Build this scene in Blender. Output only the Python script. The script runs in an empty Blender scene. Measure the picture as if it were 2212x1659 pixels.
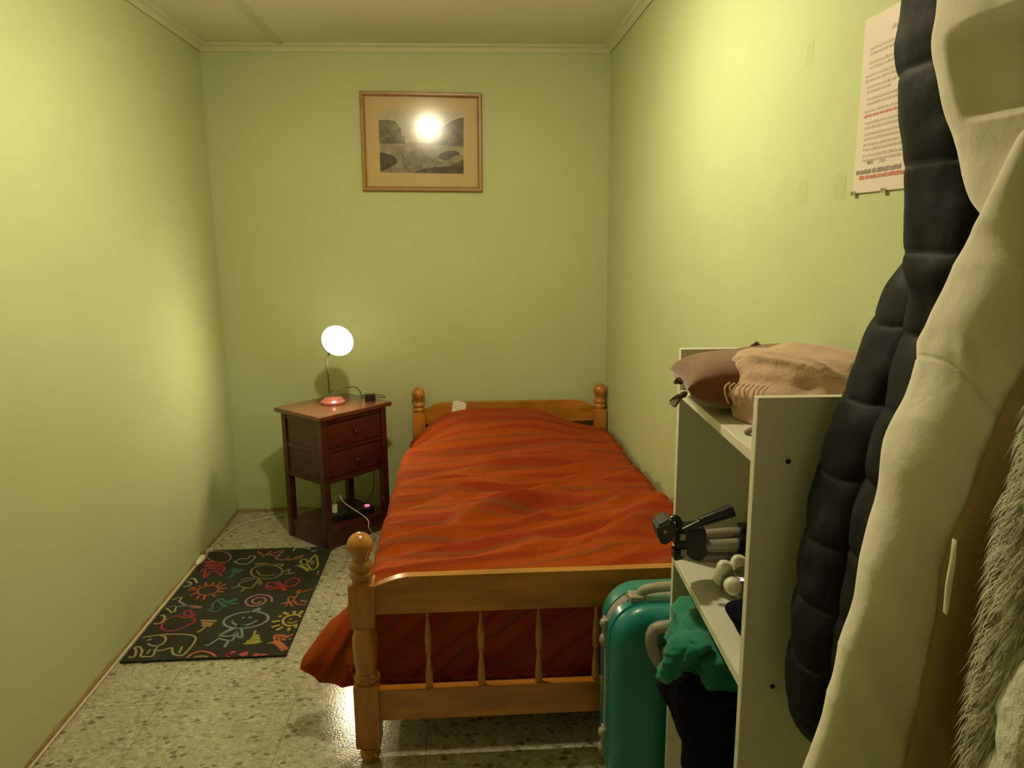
import bpy, bmesh, math, random
from mathutils import Vector, Matrix, noise
random.seed(7)
C = bpy.context.scene.collection
PI = math.pi
# ------------------------------------------------------------------ camera
F_PX, YAW, PITCH, ROLL, CAM_H = 1618.5, .0589, -.1958, -.0088, 1.4745
cy, sy, cp, sp = math.cos(YAW), math.sin(YAW), math.cos(PITCH), math.sin(PITCH)
FW = Vector((sy*cp, cy*cp, sp)); R0 = Vector((cy, -sy, 0)); U0 = R0.cross(FW)
RT = R0*math.cos(ROLL) + U0*math.sin(ROLL); UP = U0*math.cos(ROLL) - R0*math.sin(ROLL)
EYE = Vector((0, 0, CAM_H))
cd = bpy.data.cameras.new('camera'); cam = bpy.data.objects.new('camera', cd); C.objects.link(cam)
cd.sensor_width = 36; cd.lens = F_PX/2212*36; cd.clip_start = .02
cam.matrix_world = Matrix(((RT.x, UP.x, -FW.x, EYE.x), (RT.y, UP.y, -FW.y, EYE.y), (RT.z, UP.z, -FW.z, EYE.z), (0, 0, 0, 1)))
bpy.context.scene.camera = cam
def P(px, py, ax, val):
    """measured point: the place where the sight line through a photo pixel meets the plane axis=val"""
    d = FW + RT*((px-1106)/F_PX) - UP*((py-829.5)/F_PX)
    return EYE + d*((val-EYE[ax])/d[ax])

XL, XR, YB, YF, H = -1.2734, .7448, 3.9725, -1.3, 2.4
# ------------------------------------------------------------------ materials
def mat(name, col, rough=.6, metal=0, var=0, vscale=8, bump=0, bscale=40, coat=0, sheen=0, spec=.5, trans=0, subs=0, stretch=None, col2=None):
    m = bpy.data.materials.new(name); m.use_nodes = True
    nt = m.node_tree; b = nt.nodes['Principled BSDF']; L = nt.links
    b.inputs['Base Color'].default_value = (*col, 1); b.inputs['Roughness'].default_value = rough
    b.inputs['Metallic'].default_value = metal; b.inputs['Coat Weight'].default_value = coat
    b.inputs['Coat Roughness'].default_value = .12
    b.inputs['Sheen Weight'].default_value = sheen; b.inputs['Specular IOR Level'].default_value = spec
    b.inputs['Transmission Weight'].default_value = trans
    tc = nt.nodes.new('ShaderNodeTexCoord'); mp = nt.nodes.new('ShaderNodeMapping'); L.new(tc.outputs['Object'], mp.inputs['Vector'])
    if stretch: mp.inputs['Scale'].default_value = stretch
    if var or col2:
        n = nt.nodes.new('ShaderNodeTexNoise'); n.inputs['Scale'].default_value = vscale; n.inputs['Detail'].default_value = 6
        L.new(mp.outputs[0], n.inputs['Vector'])
        r = nt.nodes.new('ShaderNodeValToRGB'); L.new(n.outputs['Fac'], r.inputs[0])
        a = tuple(c*(1-var) for c in col); c2 = col2 or tuple(min(1, c*(1+var)) for c in col)
        r.color_ramp.elements[0].position = .3; r.color_ramp.elements[1].position = .7
        r.color_ramp.elements[0].color = (*a, 1); r.color_ramp.elements[1].color = (*c2, 1)
        L.new(r.outputs[0], b.inputs['Base Color'])
    if bump:
        n2 = nt.nodes.new('ShaderNodeTexNoise'); n2.inputs['Scale'].default_value = bscale; n2.inputs['Detail'].default_value = 4
        L.new(mp.outputs[0], n2.inputs['Vector'])
        bp = nt.nodes.new('ShaderNodeBump'); bp.inputs['Strength'].default_value = bump; bp.inputs['Distance'].default_value = .01
        L.new(n2.outputs['Fac'], bp.inputs['Height']); L.new(bp.outputs[0], b.inputs['Normal'])
    return m
def emit(name, col, s):
    m = bpy.data.materials.new(name); m.use_nodes = True; nt = m.node_tree
    nt.nodes.clear(); e = nt.nodes.new('ShaderNodeEmission'); o = nt.nodes.new('ShaderNodeOutputMaterial')
    e.inputs[0].default_value = (*col, 1); e.inputs[1].default_value = s; nt.links.new(e.outputs[0], o.inputs[0]); return m

M = {}
M['wall'] = mat('wall_paint', (.52, .575, .31), .75, var=.025, vscale=2.2, bump=.06, bscale=60, spec=.25)
M['ceiling'] = mat('ceiling_paint', (.74, .71, .54), .8, var=.02, vscale=3)
M['door'] = mat('dark_door_wood', (.10, .07, .04), .6, var=.2)
M['cornice'] = mat('cornice_paint', (.60, .60, .38), .5, var=.03)
M['plaster'] = mat('bare_plaster', (.33, .23, .09), .9, var=.25, vscale=30)
M['pine'] = mat('varnished_pine', (.48, .185, .022), .3, var=.28, vscale=5, coat=.8, stretch=(1.2, 6, 6), bump=.02)
M['pine_post'] = mat('varnished_pine_post', (.48, .185, .022), .3, var=.28, vscale=5, coat=.8, stretch=(6, 6, 1.2), bump=.02)
M['mahog'] = mat('dark_mahogany', (.062, .013, .008), .34, var=.35, vscale=6, coat=.2, stretch=(1.5, 1.5, 5))
M['mahog_top'] = mat('dark_mahogany_top', (.12, .038, .018), .28, var=.25, vscale=6, coat=.6, stretch=(5, 1.5, 1))
M['white_lam'] = mat('white_laminate', (.72, .70, .58), .45, var=.02, vscale=4)
M['lam_edge'] = mat('laminate_edge', (.80, .76, .60), .5)
M['dark'] = mat('dark_hole', (.02, .018, .01), .8)
M['puffer'] = mat('black_nylon', (.004, .004, .0046), .6, var=.2, bump=.15, bscale=35, spec=.13)
M['cream_cloth'] = mat('cream_cotton', (.92, .84, .70), .85, var=.03, bump=.12, bscale=55, sheen=.2)
M['tan_panel'] = mat('tan_cloth', (.36, .25, .12), .8, var=.1)
M['fleece'] = mat('cream_fleece', (.72, .70, .54), .95, var=.06, vscale=22, bump=.7, bscale=70, sheen=.5)
M['fur'] = mat('grey_cream_fur', (.62, .59, .44), .9, var=.25, vscale=45, sheen=.4)
M['teal'] = mat('teal_plastic', (.003, .21, .20), .35, var=.04, coat=.15)
M['greyplas'] = mat('grey_plastic', (.34, .31, .25), .42, var=.03)
M['greyzip'] = mat('grey_zip_tape', (.30, .27, .26), .7, bump=.2, bscale=200)
M['chrome'] = mat('chrome', (.8, .8, .78), .12, metal=1)
M['alu'] = mat('brushed_aluminium', (.42, .40, .33), .35, metal=.25)
M['blackplas'] = mat('black_plastic', (.012, .012, .010), .3, var=.2)
M['darkgreen'] = mat('dark_grey_rubber', (.035, .038, .026), .6)
M['tealcloth'] = mat('green_cotton', (.005, .20, .12), .9, var=.12, bump=.15, bscale=60, sheen=.2)
M['navy'] = mat('near_black_knit', (.004, .004, .008), .95, var=.2, bump=.3, bscale=150, spec=.08)
M['brown'] = mat('brown_velvet', (.20, .070, .030), .9, var=.1, sheen=.5, bump=.1, bscale=60)
M['tassel'] = mat('dark_brown_yarn', (.10, .055, .02), .9)
M['beige'] = mat('beige_wool', (.62, .40, .26), .95, var=.05, bump=.25, bscale=120, sheen=.4)
M['paper'] = mat('laminated_paper', (.80, .70, .62), .3, var=.02, coat=.3)
M['ink'] = mat('grey_ink', (.60, .50, .42), .6); M['ink_dark'] = mat('dark_ink', (.28, .24, .19), .6); M['ink_red'] = mat('red_ink', (.62, .18, .14), .6)
M['clip'] = mat('clear_clip', (.55, .55, .2), .15)
M['stain'] = mat('tape_residue', (.475, .53, .27), .8)
M['frame'] = mat('oak_frame', (.36, .19, .055), .35, var=.15, vscale=20, coat=.5)
M['passe'] = mat('tan_mount_card', (.58, .42, .20), .8)
M['white'] = mat('white_plastic', (.78, .76, .66), .4)
M['cablewhite'] = mat('cream_cable', (.66, .58, .42), .5)
M['cabledark'] = mat('green_black_cable', (.05, .05, .015), .5)
M['pinkbase'] = mat('rose_enamel', (.27, .07, .065), .3, coat=.5)
M['stem'] = mat('brass_stem', (.12, .10, .045), .35, metal=.4)
M['shade'] = mat('white_enamel_shade', (.85, .82, .7), .4)
M['pillow'] = mat('white_pillowcase', (.78, .74, .62), .9, bump=.1)
M['grey_tag'] = mat('grey_green_strap', (.20, .20, .14), .7)
M['lamp_bulb'] = emit('ceiling_bulb_glow', (1, .86, .56), 560)
M['desk_bulb'] = emit('desk_bulb_glow', (1, .84, .54), 140)
M['red_led'] = emit('red_switch_glow', (1, .12, .22), 1.6)

def frosted():
    m = bpy.data.materials.new('added_frosted_shade'); m.use_nodes = True; nt = m.node_tree; N = nt.nodes; L = nt.links; N.clear()
    a = N.new('ShaderNodeBsdfDiffuse'); a.inputs[0].default_value = (.85, .82, .72, 1); b = N.new('ShaderNodeBsdfTranslucent'); b.inputs[0].default_value = (.85, .82, .72, 1)
    x = N.new('ShaderNodeMixShader'); x.inputs[0].default_value = .5; o = N.new('ShaderNodeOutputMaterial'); L.new(a.outputs[0], x.inputs[1]); L.new(b.outputs[0], x.inputs[2]); L.new(x.outputs[0], o.inputs[0]); return m
M['frosted'] = frosted()
def floor_mat():
    m = bpy.data.materials.new('terrazzo_tiles'); m.use_nodes = True; nt = m.node_tree; N = nt.nodes; L = nt.links; b = N['Principled BSDF']
    tc = N.new('ShaderNodeTexCoord')
    wn = N.new('ShaderNodeTexNoise'); wn.inputs['Scale'].default_value = 30; L.new(tc.outputs['Object'], wn.inputs['Vector'])
    wv = N.new('ShaderNodeVectorMath'); wv.operation = 'MULTIPLY_ADD'; wv.inputs[1].default_value = (.022,)*3; L.new(wn.outputs['Color'], wv.inputs[0]); L.new(tc.outputs['Object'], wv.inputs[2])
    def mixc(fac, a, bb):
        x = N.new('ShaderNodeMix'); x.data_type = 'RGBA'
        if hasattr(fac, 'links'): L.new(fac, x.inputs[0])
        else: x.inputs[0].default_value = fac
        for k, s in ((6, a), (7, bb)):
            if hasattr(s, 'links'): L.new(s, x.inputs[k])
            else: x.inputs[k].default_value = (*s, 1)
        return x.outputs[2]
    def mth(op, a, bb=0.):
        x = N.new('ShaderNodeMath'); x.operation = op
        for k, s in ((0, a), (1, bb)):
            if hasattr(s, 'links'): L.new(s, x.inputs[k])
            else: x.inputs[k].default_value = s
        return x.outputs[0]
    bn = N.new('ShaderNodeTexNoise'); bn.inputs['Scale'].default_value = 9; L.new(tc.outputs['Object'], bn.inputs['Vector'])
    col = mixc(bn.outputs['Fac'], (.40, .37, .26), (.50, .46, .33))
    for sc, thr, rad, c, off, sx in ((95, .45, .38, (.55, .52, .40), 3, 1), (60, .55, .34, (.35, .33, .24), 11, 1.5), (38, .66, .34, (.29, .28, .20), 17, 1.7), (44, .76, .34, (.60, .57, .44), 23, 1.3), (34, .85, .30, (.13, .125, .08), 31, 1.6)):
        mp = N.new('ShaderNodeMapping'); mp.inputs['Location'].default_value = (off, off*.7, 0); mp.inputs['Scale'].default_value = (1, sx, 1); mp.inputs['Rotation'].default_value = (0, 0, off)
        L.new(wv.outputs[0], mp.inputs['Vector'])
        v = N.new('ShaderNodeTexVoronoi'); v.voronoi_dimensions = '2D'; v.inputs['Scale'].default_value = sc; L.new(mp.outputs[0], v.inputs['Vector'])
        s = N.new('ShaderNodeSeparateColor'); L.new(v.outputs['Color'], s.inputs[0])
        a = mth('LESS_THAN', v.outputs['Distance'], mth('MULTIPLY', mth('ADD', s.outputs[1], .55), rad)); bb = mth('GREATER_THAN', s.outputs[0], thr)
        col = mixc(mth('MULTIPLY', mth('MULTIPLY', a, bb), .85), col, c)
    sx = N.new('ShaderNodeSeparateXYZ'); L.new(tc.outputs['Object'], sx.inputs[0])
    def joint(o, off):
        f = mth('FRACT', mth('DIVIDE', mth('ADD', o, off), .437)); f = mth('ABSOLUTE', mth('SUBTRACT', f, .5)); return mth('GREATER_THAN', f, .4965)
    j = mth('MAXIMUM', joint(sx.outputs[0], 1.02+4.37), joint(sx.outputs[1], -2.235+4.37))
    col = mixc(mth('MULTIPLY', j, .8), col, (.24, .20, .12)); L.new(col, b.inputs['Base Color'])
    b.inputs['Roughness'].default_value = .14; b.inputs['Specular IOR Level'].default_value = .8
    nb = N.new('ShaderNodeTexNoise'); nb.inputs['Scale'].default_value = 160; L.new(tc.outputs['Object'], nb.inputs['Vector'])
    bp = N.new('ShaderNodeBump'); bp.inputs['Strength'].default_value = .10; bp.inputs['Distance'].default_value = .004; L.new(nb.outputs['Fac'], bp.inputs['Height']); L.new(bp.outputs[0], b.inputs['Normal'])
    return m
M['floor'] = floor_mat()

def blanket_mat():
    m = bpy.data.materials.new('striped_orange_cotton'); m.use_nodes = True; nt = m.node_tree; N = nt.nodes; L = nt.links; b = N['Principled BSDF']
    uv = N.new('ShaderNodeUVMap'); uv.uv_map = 'UVMap'; s = N.new('ShaderNodeSeparateXYZ'); L.new(uv.outputs[0], s.inputs[0])
    wn = N.new('ShaderNodeTexNoise'); wn.inputs['Scale'].default_value = 3; L.new(uv.outputs[0], wn.inputs['Vector'])
    a = N.new('ShaderNodeMath'); a.operation = 'MULTIPLY_ADD'; a.inputs[1].default_value = .02; L.new(wn.outputs['Fac'], a.inputs[0]); L.new(s.outputs[1], a.inputs[2])
    d = N.new('ShaderNodeMath'); d.operation = 'DIVIDE'; d.inputs[1].default_value = .27; L.new(a.outputs[0], d.inputs[0])
    f = N.new('ShaderNodeMath'); f.operation = 'FRACT'; L.new(d.outputs[0], f.inputs[0])
    r = N.new('ShaderNodeValToRGB'); r.color_ramp.interpolation = 'LINEAR'; L.new(f.outputs[0], r.inputs[0])
    O = (.36, .060, .007); Rd = (.30, .038, .007); G = (.24, .075, .020); D = (.28, .046, .009)
    seq = [(0, O), (.16, O), (.18, G), (.20, O), (.25, D), (.29, G), (.32, Rd), (.45, Rd), (.48, D), (.52, O), (.66, O), (.69, D), (.73, G), (.77, O), (.87, O), (.90, D), (.94, Rd), (1, O)]
    el = r.color_ramp.elements
    while len(el) < len(seq): el.new(.5)
    for e, (p, c) in zip(el, seq): e.position = p; e.color = (*c, 1)
    L.new(r.outputs[0], b.inputs['Base Color']); b.inputs['Roughness'].default_value = .9; b.inputs['Sheen Weight'].default_value = .0; b.inputs['Specular IOR Level'].default_value = .12
    n = N.new('ShaderNodeTexNoise'); n.inputs['Scale'].default_value = 60; L.new(uv.outputs[0], n.inputs['Vector'])
    bp = N.new('ShaderNodeBump'); bp.inputs['Strength'].default_value = .12; bp.inputs['Distance'].default_value = .01; L.new(n.outputs['Fac'], bp.inputs['Height']); L.new(bp.outputs[0], b.inputs['Normal'])
    return m
M['blanket'] = blanket_mat()

def glass_mat(name, tint=(1, 1, 1), rough=.03, op=0.):
    m = bpy.data.materials.new(name); m.use_nodes = True; nt = m.node_tree; N = nt.nodes; L = nt.links; N.clear()
    t = N.new('ShaderNodeBsdfTransparent'); t.inputs[0].default_value = (*tint, 1); g = N.new('ShaderNodeBsdfGlossy'); g.inputs['Roughness'].default_value = rough
    fr = N.new('ShaderNodeFresnel'); fr.inputs[0].default_value = 1.5; ad = N.new('ShaderNodeMath'); ad.operation = 'ADD'; ad.inputs[1].default_value = op; L.new(fr.outputs[0], ad.inputs[0])
    mx = N.new('ShaderNodeMixShader'); L.new(ad.outputs[0], mx.inputs[0]); L.new(t.outputs[0], mx.inputs[1]); L.new(g.outputs[0], mx.inputs[2])
    o = N.new('ShaderNodeOutputMaterial'); L.new(mx.outputs[0], o.inputs[0]); return m
M['glass'] = glass_mat('picture_glass', rough=.15)
M['bag'] = glass_mat('clear_plastic_film', (.9, .9, .85), .18, .14)

# ------------------------------------------------------------------ object helpers
def obj(name, bm, m, parent=None, smooth=True, angle=40):
    me = bpy.data.meshes.new(name); bmesh.ops.recalc_face_normals(bm, faces=bm.faces); bm.to_mesh(me); bm.free()
    for mm in (m if isinstance(m, (list, tuple)) else [m]): me.materials.append(M[mm] if isinstance(mm, str) else mm)
    if smooth:
        for p in me.polygons: p.use_smooth = True
        me.set_sharp_from_angle(angle=math.radians(angle))
    o = bpy.data.objects.new(name, me); C.objects.link(o)
    if parent: o.parent = parent; o.matrix_parent_inverse = parent.matrix_basis.inverted()
    return o
def tag(o, label, cat, group=None):
    o['label'] = label; o['category'] = cat
    if group: o['group'] = group
    return o
def thing(name, label, cat, loc=(0, 0, 0), group=None):
    o = bpy.data.objects.new(name, None); C.objects.link(o); o.location = loc; o.empty_display_size = .1
    return tag(o, label, cat, group)
def struct(name, bm, m, smooth=False):
    o = obj(name, bm, m, None, smooth); o['kind'] = 'structure'; return o
def box(bm, lo, hi, bev=0, seg=2, mi=0, mtx=None):
    t = bmesh.new(); bmesh.ops.create_cube(t, size=1)
    lo, hi = Vector(lo), Vector(hi)
    for v in t.verts: v.co = Vector((lo[k]+(v.co[k]+.5)*(hi[k]-lo[k]) for k in range(3)))
    if bev: bmesh.ops.bevel(t, geom=list(t.edges), offset=bev, segments=seg, affect='EDGES', profile=.7)
    if mtx: bmesh.ops.transform(t, matrix=mtx, verts=t.verts)
    return merge(bm, t, mi)
def merge(bm, t, mi=0):
    vs = [bm.verts.new(v.co) for v in t.verts]; t.verts.index_update()
    for f in t.faces:
        nf = bm.faces.new([vs[v.index] for v in f.verts]); nf.material_index = mi
    t.free(); return bm
def frame_of(d):
    d = d.normalized(); a = Vector((0, 0, 1)) if abs(d.z) < .95 else Vector((1, 0, 0)); u = d.cross(a).normalized(); return u, d.cross(u)
def lathe(bm, prof, a=(0, 0, 0), axis=(0, 0, 1), n=32, mi=0, cap=True):
    """prof: (radius, height) pairs along axis from a"""
    a = Vector(a); d = Vector(axis).normalized(); u, w = frame_of(d); rings = []
    for r, h in prof: rings.append([bm.verts.new(a+d*h+(u*math.cos(2*PI*k/n)+w*math.sin(2*PI*k/n))*max(r, .0002)) for k in range(n)])
    for A, B in zip(rings, rings[1:]):
        for k in range(n): f = bm.faces.new((A[k], A[(k+1) % n], B[(k+1) % n], B[k])); f.material_index = mi
    if cap:
        for R_ in (rings[0][::-1], rings[-1]): f = bm.faces.new(R_); f.material_index = mi
    return bm
def smooth_path(pts, k=8):
    pts = [Vector(p) for p in pts]; out = []
    for i in range(len(pts)-1):
        p0, p1, p2, p3 = pts[max(i-1, 0)], pts[i], pts[i+1], pts[min(i+2, len(pts)-1)]
        for j in range(k):
            t = j/k; out.append(.5*((2*p1)+(-p0+p2)*t+(2*p0-5*p1+4*p2-p3)*t*t+(-p0+3*p1-3*p2+p3)*t**3))
    out.append(pts[-1]); return out
def tube(bm, pts, r, n=10, k=8, mi=0, taper=None):
    path = smooth_path(pts, k) if k > 1 else [Vector(p) for p in pts]
    u = None; rings = []
    for i, p in enumerate(path):
        d = (path[min(i+1, len(path)-1)]-path[max(i-1, 0)]).normalized()
        if u is None: u, w = frame_of(d)
        else: u = (u-d*u.dot(d)).normalized(); w = d.cross(u)
        rr = r if taper is None else r*(1+(taper-1)*i/(len(path)-1))
        rings.append([bm.verts.new(p+(u*math.cos(2*PI*q/n)+w*math.sin(2*PI*q/n))*rr) for q in range(n)])
    for A, B in zip(rings, rings[1:]):
        for q in range(n): f = bm.faces.new((A[q], A[(q+1) % n], B[(q+1) % n], B[q])); f.material_index = mi
    for R_ in (rings[0][::-1], rings[-1]): f = bm.faces.new(R_); f.material_index = mi
    return bm
def prism(bm, outline, depth, mi=0):
    """outline: 3D points of a flat polygon; depth: Vector"""
    a = [bm.verts.new(Vector(p)) for p in outline]; b = [bm.verts.new(Vector(p)+Vector(depth)) for p in outline]; n = len(a)
    for f in ([a[::-1], b] + [(a[k], a[(k+1) % n], b[(k+1) % n], b[k]) for k in range(n)]): bm.faces.new(f).material_index = mi
    return bm
def ribbon(bm, pts, w, nrm, mi=0, k=5, closed=False):
    if closed: pts = list(pts)+[pts[0]]
    path = smooth_path(pts, k) if k > 1 and len(pts) > 2 else [Vector(p) for p in pts]; nrm = Vector(nrm); prev = None
    for i, p in enumerate(path):
        d = (path[min(i+1, len(path)-1)]-path[max(i-1, 0)])
        if d.length < 1e-7: continue
        s = d.normalized().cross(nrm).normalized()*w/2; cur = (bm.verts.new(p+s), bm.verts.new(p-s))
        if prev: bm.faces.new((prev[0], prev[1], cur[1], cur[0])).material_index = mi
        prev = cur
def cr(tab, z):
    """smooth interpolation in a table of rows sorted by key row[0]"""
    if z <= tab[0][0]: return tab[0][1:]
    if z >= tab[-1][0]: return tab[-1][1:]
    for i in range(len(tab)-1):
        if tab[i][0] <= z <= tab[i+1][0]:
            t = (z-tab[i][0])/(tab[i+1][0]-tab[i][0]); p0, p1, p2, p3 = tab[max(i-1, 0)], tab[i], tab[i+1], tab[min(i+2, len(tab)-1)]
            return [.5*((2*b)+(-a+c)*t+(2*a-5*b+4*c-d)*t*t+(-a+3*b-3*c+d)*t**3) for a, b, c, d in zip(p0[1:], p1[1:], p2[1:], p3[1:])]
def loft(rows, nz=120, nt=96, expo=2.4, disp=None):
    """rows: (z, xl, xr, yc, ry) sorted by z. disp(theta, z, x, y) -> outward metres"""
    rows = sorted(rows); z0, z1 = rows[0][0], rows[-1][0]; bm = bmesh.new(); rings = []
    for i in range(nz+1):
        s = i/nz; z = z0+(z1-z0)*s
        xl, xr, yc, ry = cr(rows, z); xc, rx = (xl+xr)/2, max((xr-xl)/2, .004); ring = []
        e = min(s, 1-s)*nz/6; shr = math.sqrt(max(0, 1-(1-min(e, 1))**2))*.75+.25
        for k in range(nt):
            th = 2*PI*k/nt; c, s_ = math.cos(th), math.sin(th)
            cx = math.copysign(abs(c)**(2/expo), c); sn = math.copysign(abs(s_)**(2/expo), s_)
            x, y = xc+rx*cx*shr, yc+ry*sn*shr
            if disp:
                nx, ny = cx/rx, sn/ry; l = math.hypot(nx, ny) or 1; d = disp(th, z, x, y); x += d*nx/l; y += d*ny/l
            ring.append(bm.verts.new((x, y, z)))
        rings.append(ring)
    for A, B in zip(rings, rings[1:]):
        for k in range(nt): bm.faces.new((A[k], A[(k+1) % nt], B[(k+1) % nt], B[k]))
    bm.faces.new(rings[0][::-1]); bm.faces.new(rings[-1]); return bm
def rows_px(tab, far=.6):
    """tab rows: (px_left, py, right edge x in metres or None, yc, ry, width)"""
    out = []
    for px, py, xr, yc, ry in tab:
        p = P(px, py, 1, yc+far*ry); out.append((p.z, p.x, xr if xr < 5 else p.x+xr-10, yc, ry))
    return out
nz3 = lambda x, y, z, s=1.: noise.noise(Vector((x*s, y*s, z*s)))

# ------------------------------------------------------------------ room
bm = bmesh.new(); box(bm, (XL-.1, YF-.1, -.1), (XR+.1, YB+.1, 0)); struct('floor', bm, 'floor')
bm = bmesh.new(); box(bm, (XL-.1, YF-.1, H), (XR+.1, YB+.1, H+.1)); struct('ceiling', bm, 'ceiling')
bm = bmesh.new(); box(bm, (XL-.1, YF-.1, 0), (XL, YB+.1, H)); struct('wall_left', bm, 'wall')
bm = bmesh.new(); box(bm, (XR, YF-.1, 0), (XR+.1, YB+.1, H)); struct('wall_right', bm, 'wall')
bm = bmesh.new(); box(bm, (XL, YB, 0), (XR, YB+.1, H)); struct('wall_back', bm, 'wall')
bm = bmesh.new(); box(bm, (XL, YF-.1, 0), (XR, YF, H)); struct('wall_front', bm, 'wall')
def cornice(a, b, inward):
    bm = bmesh.new(); a, b, w = Vector(a), Vector(b), Vector(inward)
    prof = [(0, 0), (0, -.032), (.006, -.036), (.010, -.030), (.016, -.016), (.030, -.008), (.034, 0)]
    prism(bm, [a+w*p+Vector((0, 0, q)) for p, q in prof], b-a); return bm
struct('trim_1', cornice((XL, YB, H), (XR, YB, H), (0, -1, 0)), 'cornice')
struct('trim_2', cornice((XL, YF, H), (XL, YB, H), (1, 0, 0)), 'cornice')
struct('trim_3', cornice((XR, YF, H), (XR, YB, H), (-1, 0, 0)), 'cornice')
bm = bmesh.new(); box(bm, (-.895, YF, H-.007), (-.862, YB-.02, H), .002); struct('trim_4', bm, 'cornice')
# ragged bare-plaster line where wall meets floor
def plaster_strip(name, a, b, nrm):
    bm = bmesh.new(); a, b, nrm = Vector(a), Vector(b), Vector(nrm); n = 90; prev = None
    for i in range(n+1):
        p = a.lerp(b, i/n); h = .020+.014*nz3(i*.23, 3, 1)+.006*nz3(i*.9, 1, 7)
        cur = [bm.verts.new(p+nrm*.004), bm.verts.new(p+nrm*.004+Vector((0, 0, h*.7))), bm.verts.new(p+nrm*.0006+Vector((0, 0, h)))]
        if prev:
            for q in range(2): bm.faces.new((prev[q], cur[q], cur[q+1], prev[q+1]))
        prev = cur
    return struct(name, bm, 'plaster', True)
plaster_strip('baseboard_left', (XL, YF, 0), (XL, YB, 0), (1, 0, 0)); plaster_strip('baseboard_back', (XL, YB, 0), (XR, YB, 0), (0, -1, 0))

# ------------------------------------------------------------------ ceiling lamp (just above the frame)
LX, LY, LZ = -.17, 2.13, 2.285
lamp = thing('pendant_lamp', 'glowing bulb with added frosted shade hanging under the ceiling in front of the bed foot', 'lamp', (LX, LY, H))
bm = bmesh.new(); lathe(bm, [(.045, 0), (.045, -.012), (.02, -.022)], (LX, LY, H), n=24); obj('ceiling_rose', bm, 'white', lamp)
bm = bmesh.new(); lathe(bm, [(.02, -.02), (.021, -.045), (.018, -.055)], (LX, LY, H), n=24); obj('socket', bm, 'white', lamp)
bm = bmesh.new(); lathe(bm, [(.014, .062), (.026, .045), (.040, .015), (.044, -.010), (.040, -.035), (.026, -.055), (.010, -.063)], (LX, LY, LZ), n=20); obj('bulb', bm, 'lamp_bulb', lamp)
bm = bmesh.new(); pr_ = []
for z_, r_ in ((.060, .035), (.052, .070), (.025, .098), (-.012, .112)): pr_.append([bm.verts.new((LX+r_*math.cos(a), LY+r_*math.sin(a), LZ+z_)) for a in [math.radians(10*k) for k in range(36)]])
for A_, B_ in zip(pr_, pr_[1:]):
    for k in range(36): bm.faces.new((A_[k], A_[(k+1) % 36], B_[(k+1) % 36], B_[k]))
sh = obj('lamp_shade', bm, 'frosted', lamp); md = sh.modifiers.new('thick', 'SOLIDIFY'); md.thickness = .002  # shade and its ring added to soften the bulb's light on the upper walls
bm = bmesh.new(); lathe(bm, [(.021, .056), (.038, .058), (.038, .062), (.021, .064)], (LX, LY, LZ), n=24, cap=False); obj('added_shade_ring', bm, 'white', lamp)

# ------------------------------------------------------------------ bed
bed = thing('single_bed', 'varnished pine single bed with turned posts standing along the right wall', 'bed', (.2, 2.9, 0))
def post_prof(top):
    return [(.022, 0), (.027, .010), (.030, .022), (.022, .030), (.029, .036), (.030, .046), (.023, .052), (.028, .058)]
def post(x, y):
    bm = bmesh.new()
    lathe(bm, post_prof(0), (x, y, 0), n=28)
    box(bm, (x-.035, y-.035, .055), (x+.035, y+.035, .248), .006)
    lathe(bm, [(.030, .246), (.033, .254), (.036, .262), (.034, .270), (.027, .276), (.029, .284), (.034, .31), (.0355, .35), (.034, .385), (.029, .405), (.032, .412), (.034, .420), (.030, .428)], (x, y, 0), n=32)
    box(bm, (x-.035, y-.035, .425), (x+.035, y+.035, .552), .007)
    rb = .036; zc = .690-rb
    lathe(bm, [(.028, .548), (.026, .556), (.031, .562), (.033, .570), (.031, .578), (.026, .582), (.031, .587), (.033, .594), (.031, .602), (.022, .610), (.022, .616)] + [(rb*math.sin(a), zc-rb*math.cos(a)) for a in [PI*t/14 for t in range(4, 15)]], (x, y, 0), n=32)
    return bm
YFT, YHD = 1.93, 3.915
for x, y in ((-.303, YFT), (.690, YFT), (-.268, YHD), (.704, YHD)): obj('post', post(x, y), 'pine_post', bed)
def rail(x0, x1, y, z0, z1, arch, th=.028):
    n = 40; bm = bmesh.new(); pts = []
    for i in range(n+1):
        t = i/n; d = min(t, 1-t)*(x1-x0); pts.append((x0+(x1-x0)*t, y-th/2, z1-arch*(1-math.sin(min(d/.105, 1)*PI/2))))
    prism(bm, [(x0, y-th/2, z0)]+pts+[(x1, y-th/2, z0)], (0, th, 0))
    bmesh.ops.bevel(bm, geom=[e for e in bm.edges if len(e.link_faces) == 2 and e.calc_face_angle(0) > .7], offset=.006, segments=3, affect='EDGES')
    return bm
obj('foot_rail', rail(-.275, .662, YFT, .455, .564, .030), 'pine', bed)
obj('lower_rail', rail(-.275, .662, YFT, .130, .222, 0, .03), 'pine', bed)
obj('head_rail', rail(-.240, .675, YHD, .490, .606, .045), 'pine', bed)
obj('lower_rail', rail(-.240, .675, YHD, .150, .400, 0), 'pine', bed)
for x in (-.128, .020, .183, .346, .509):
    bm = bmesh.new(); lathe(bm, [(.0095, .216), (.0105, .226), (.0105, .240), (.0112, .255), (.0095, .275), (.0065, .305), (.0055, .322), (.0095, .327), (.0098, .332), (.0070, .336), (.0098, .340), (.0095, .345), (.0104, .358), (.0108, .370), (.0085, .395), (.0055, .425), (.0048, .438), (.0048, .460)], (x, YFT, 0), n=20)
    obj('spindle', bm, 'pine_post', bed)
for x in (-.268, .690):
    bm = bmesh.new(); box(bm, (x-.013, YFT+.03, .125), (x+.013, YHD-.03, .20), .004); obj('side_rail', bm, 'pine', bed)
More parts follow.
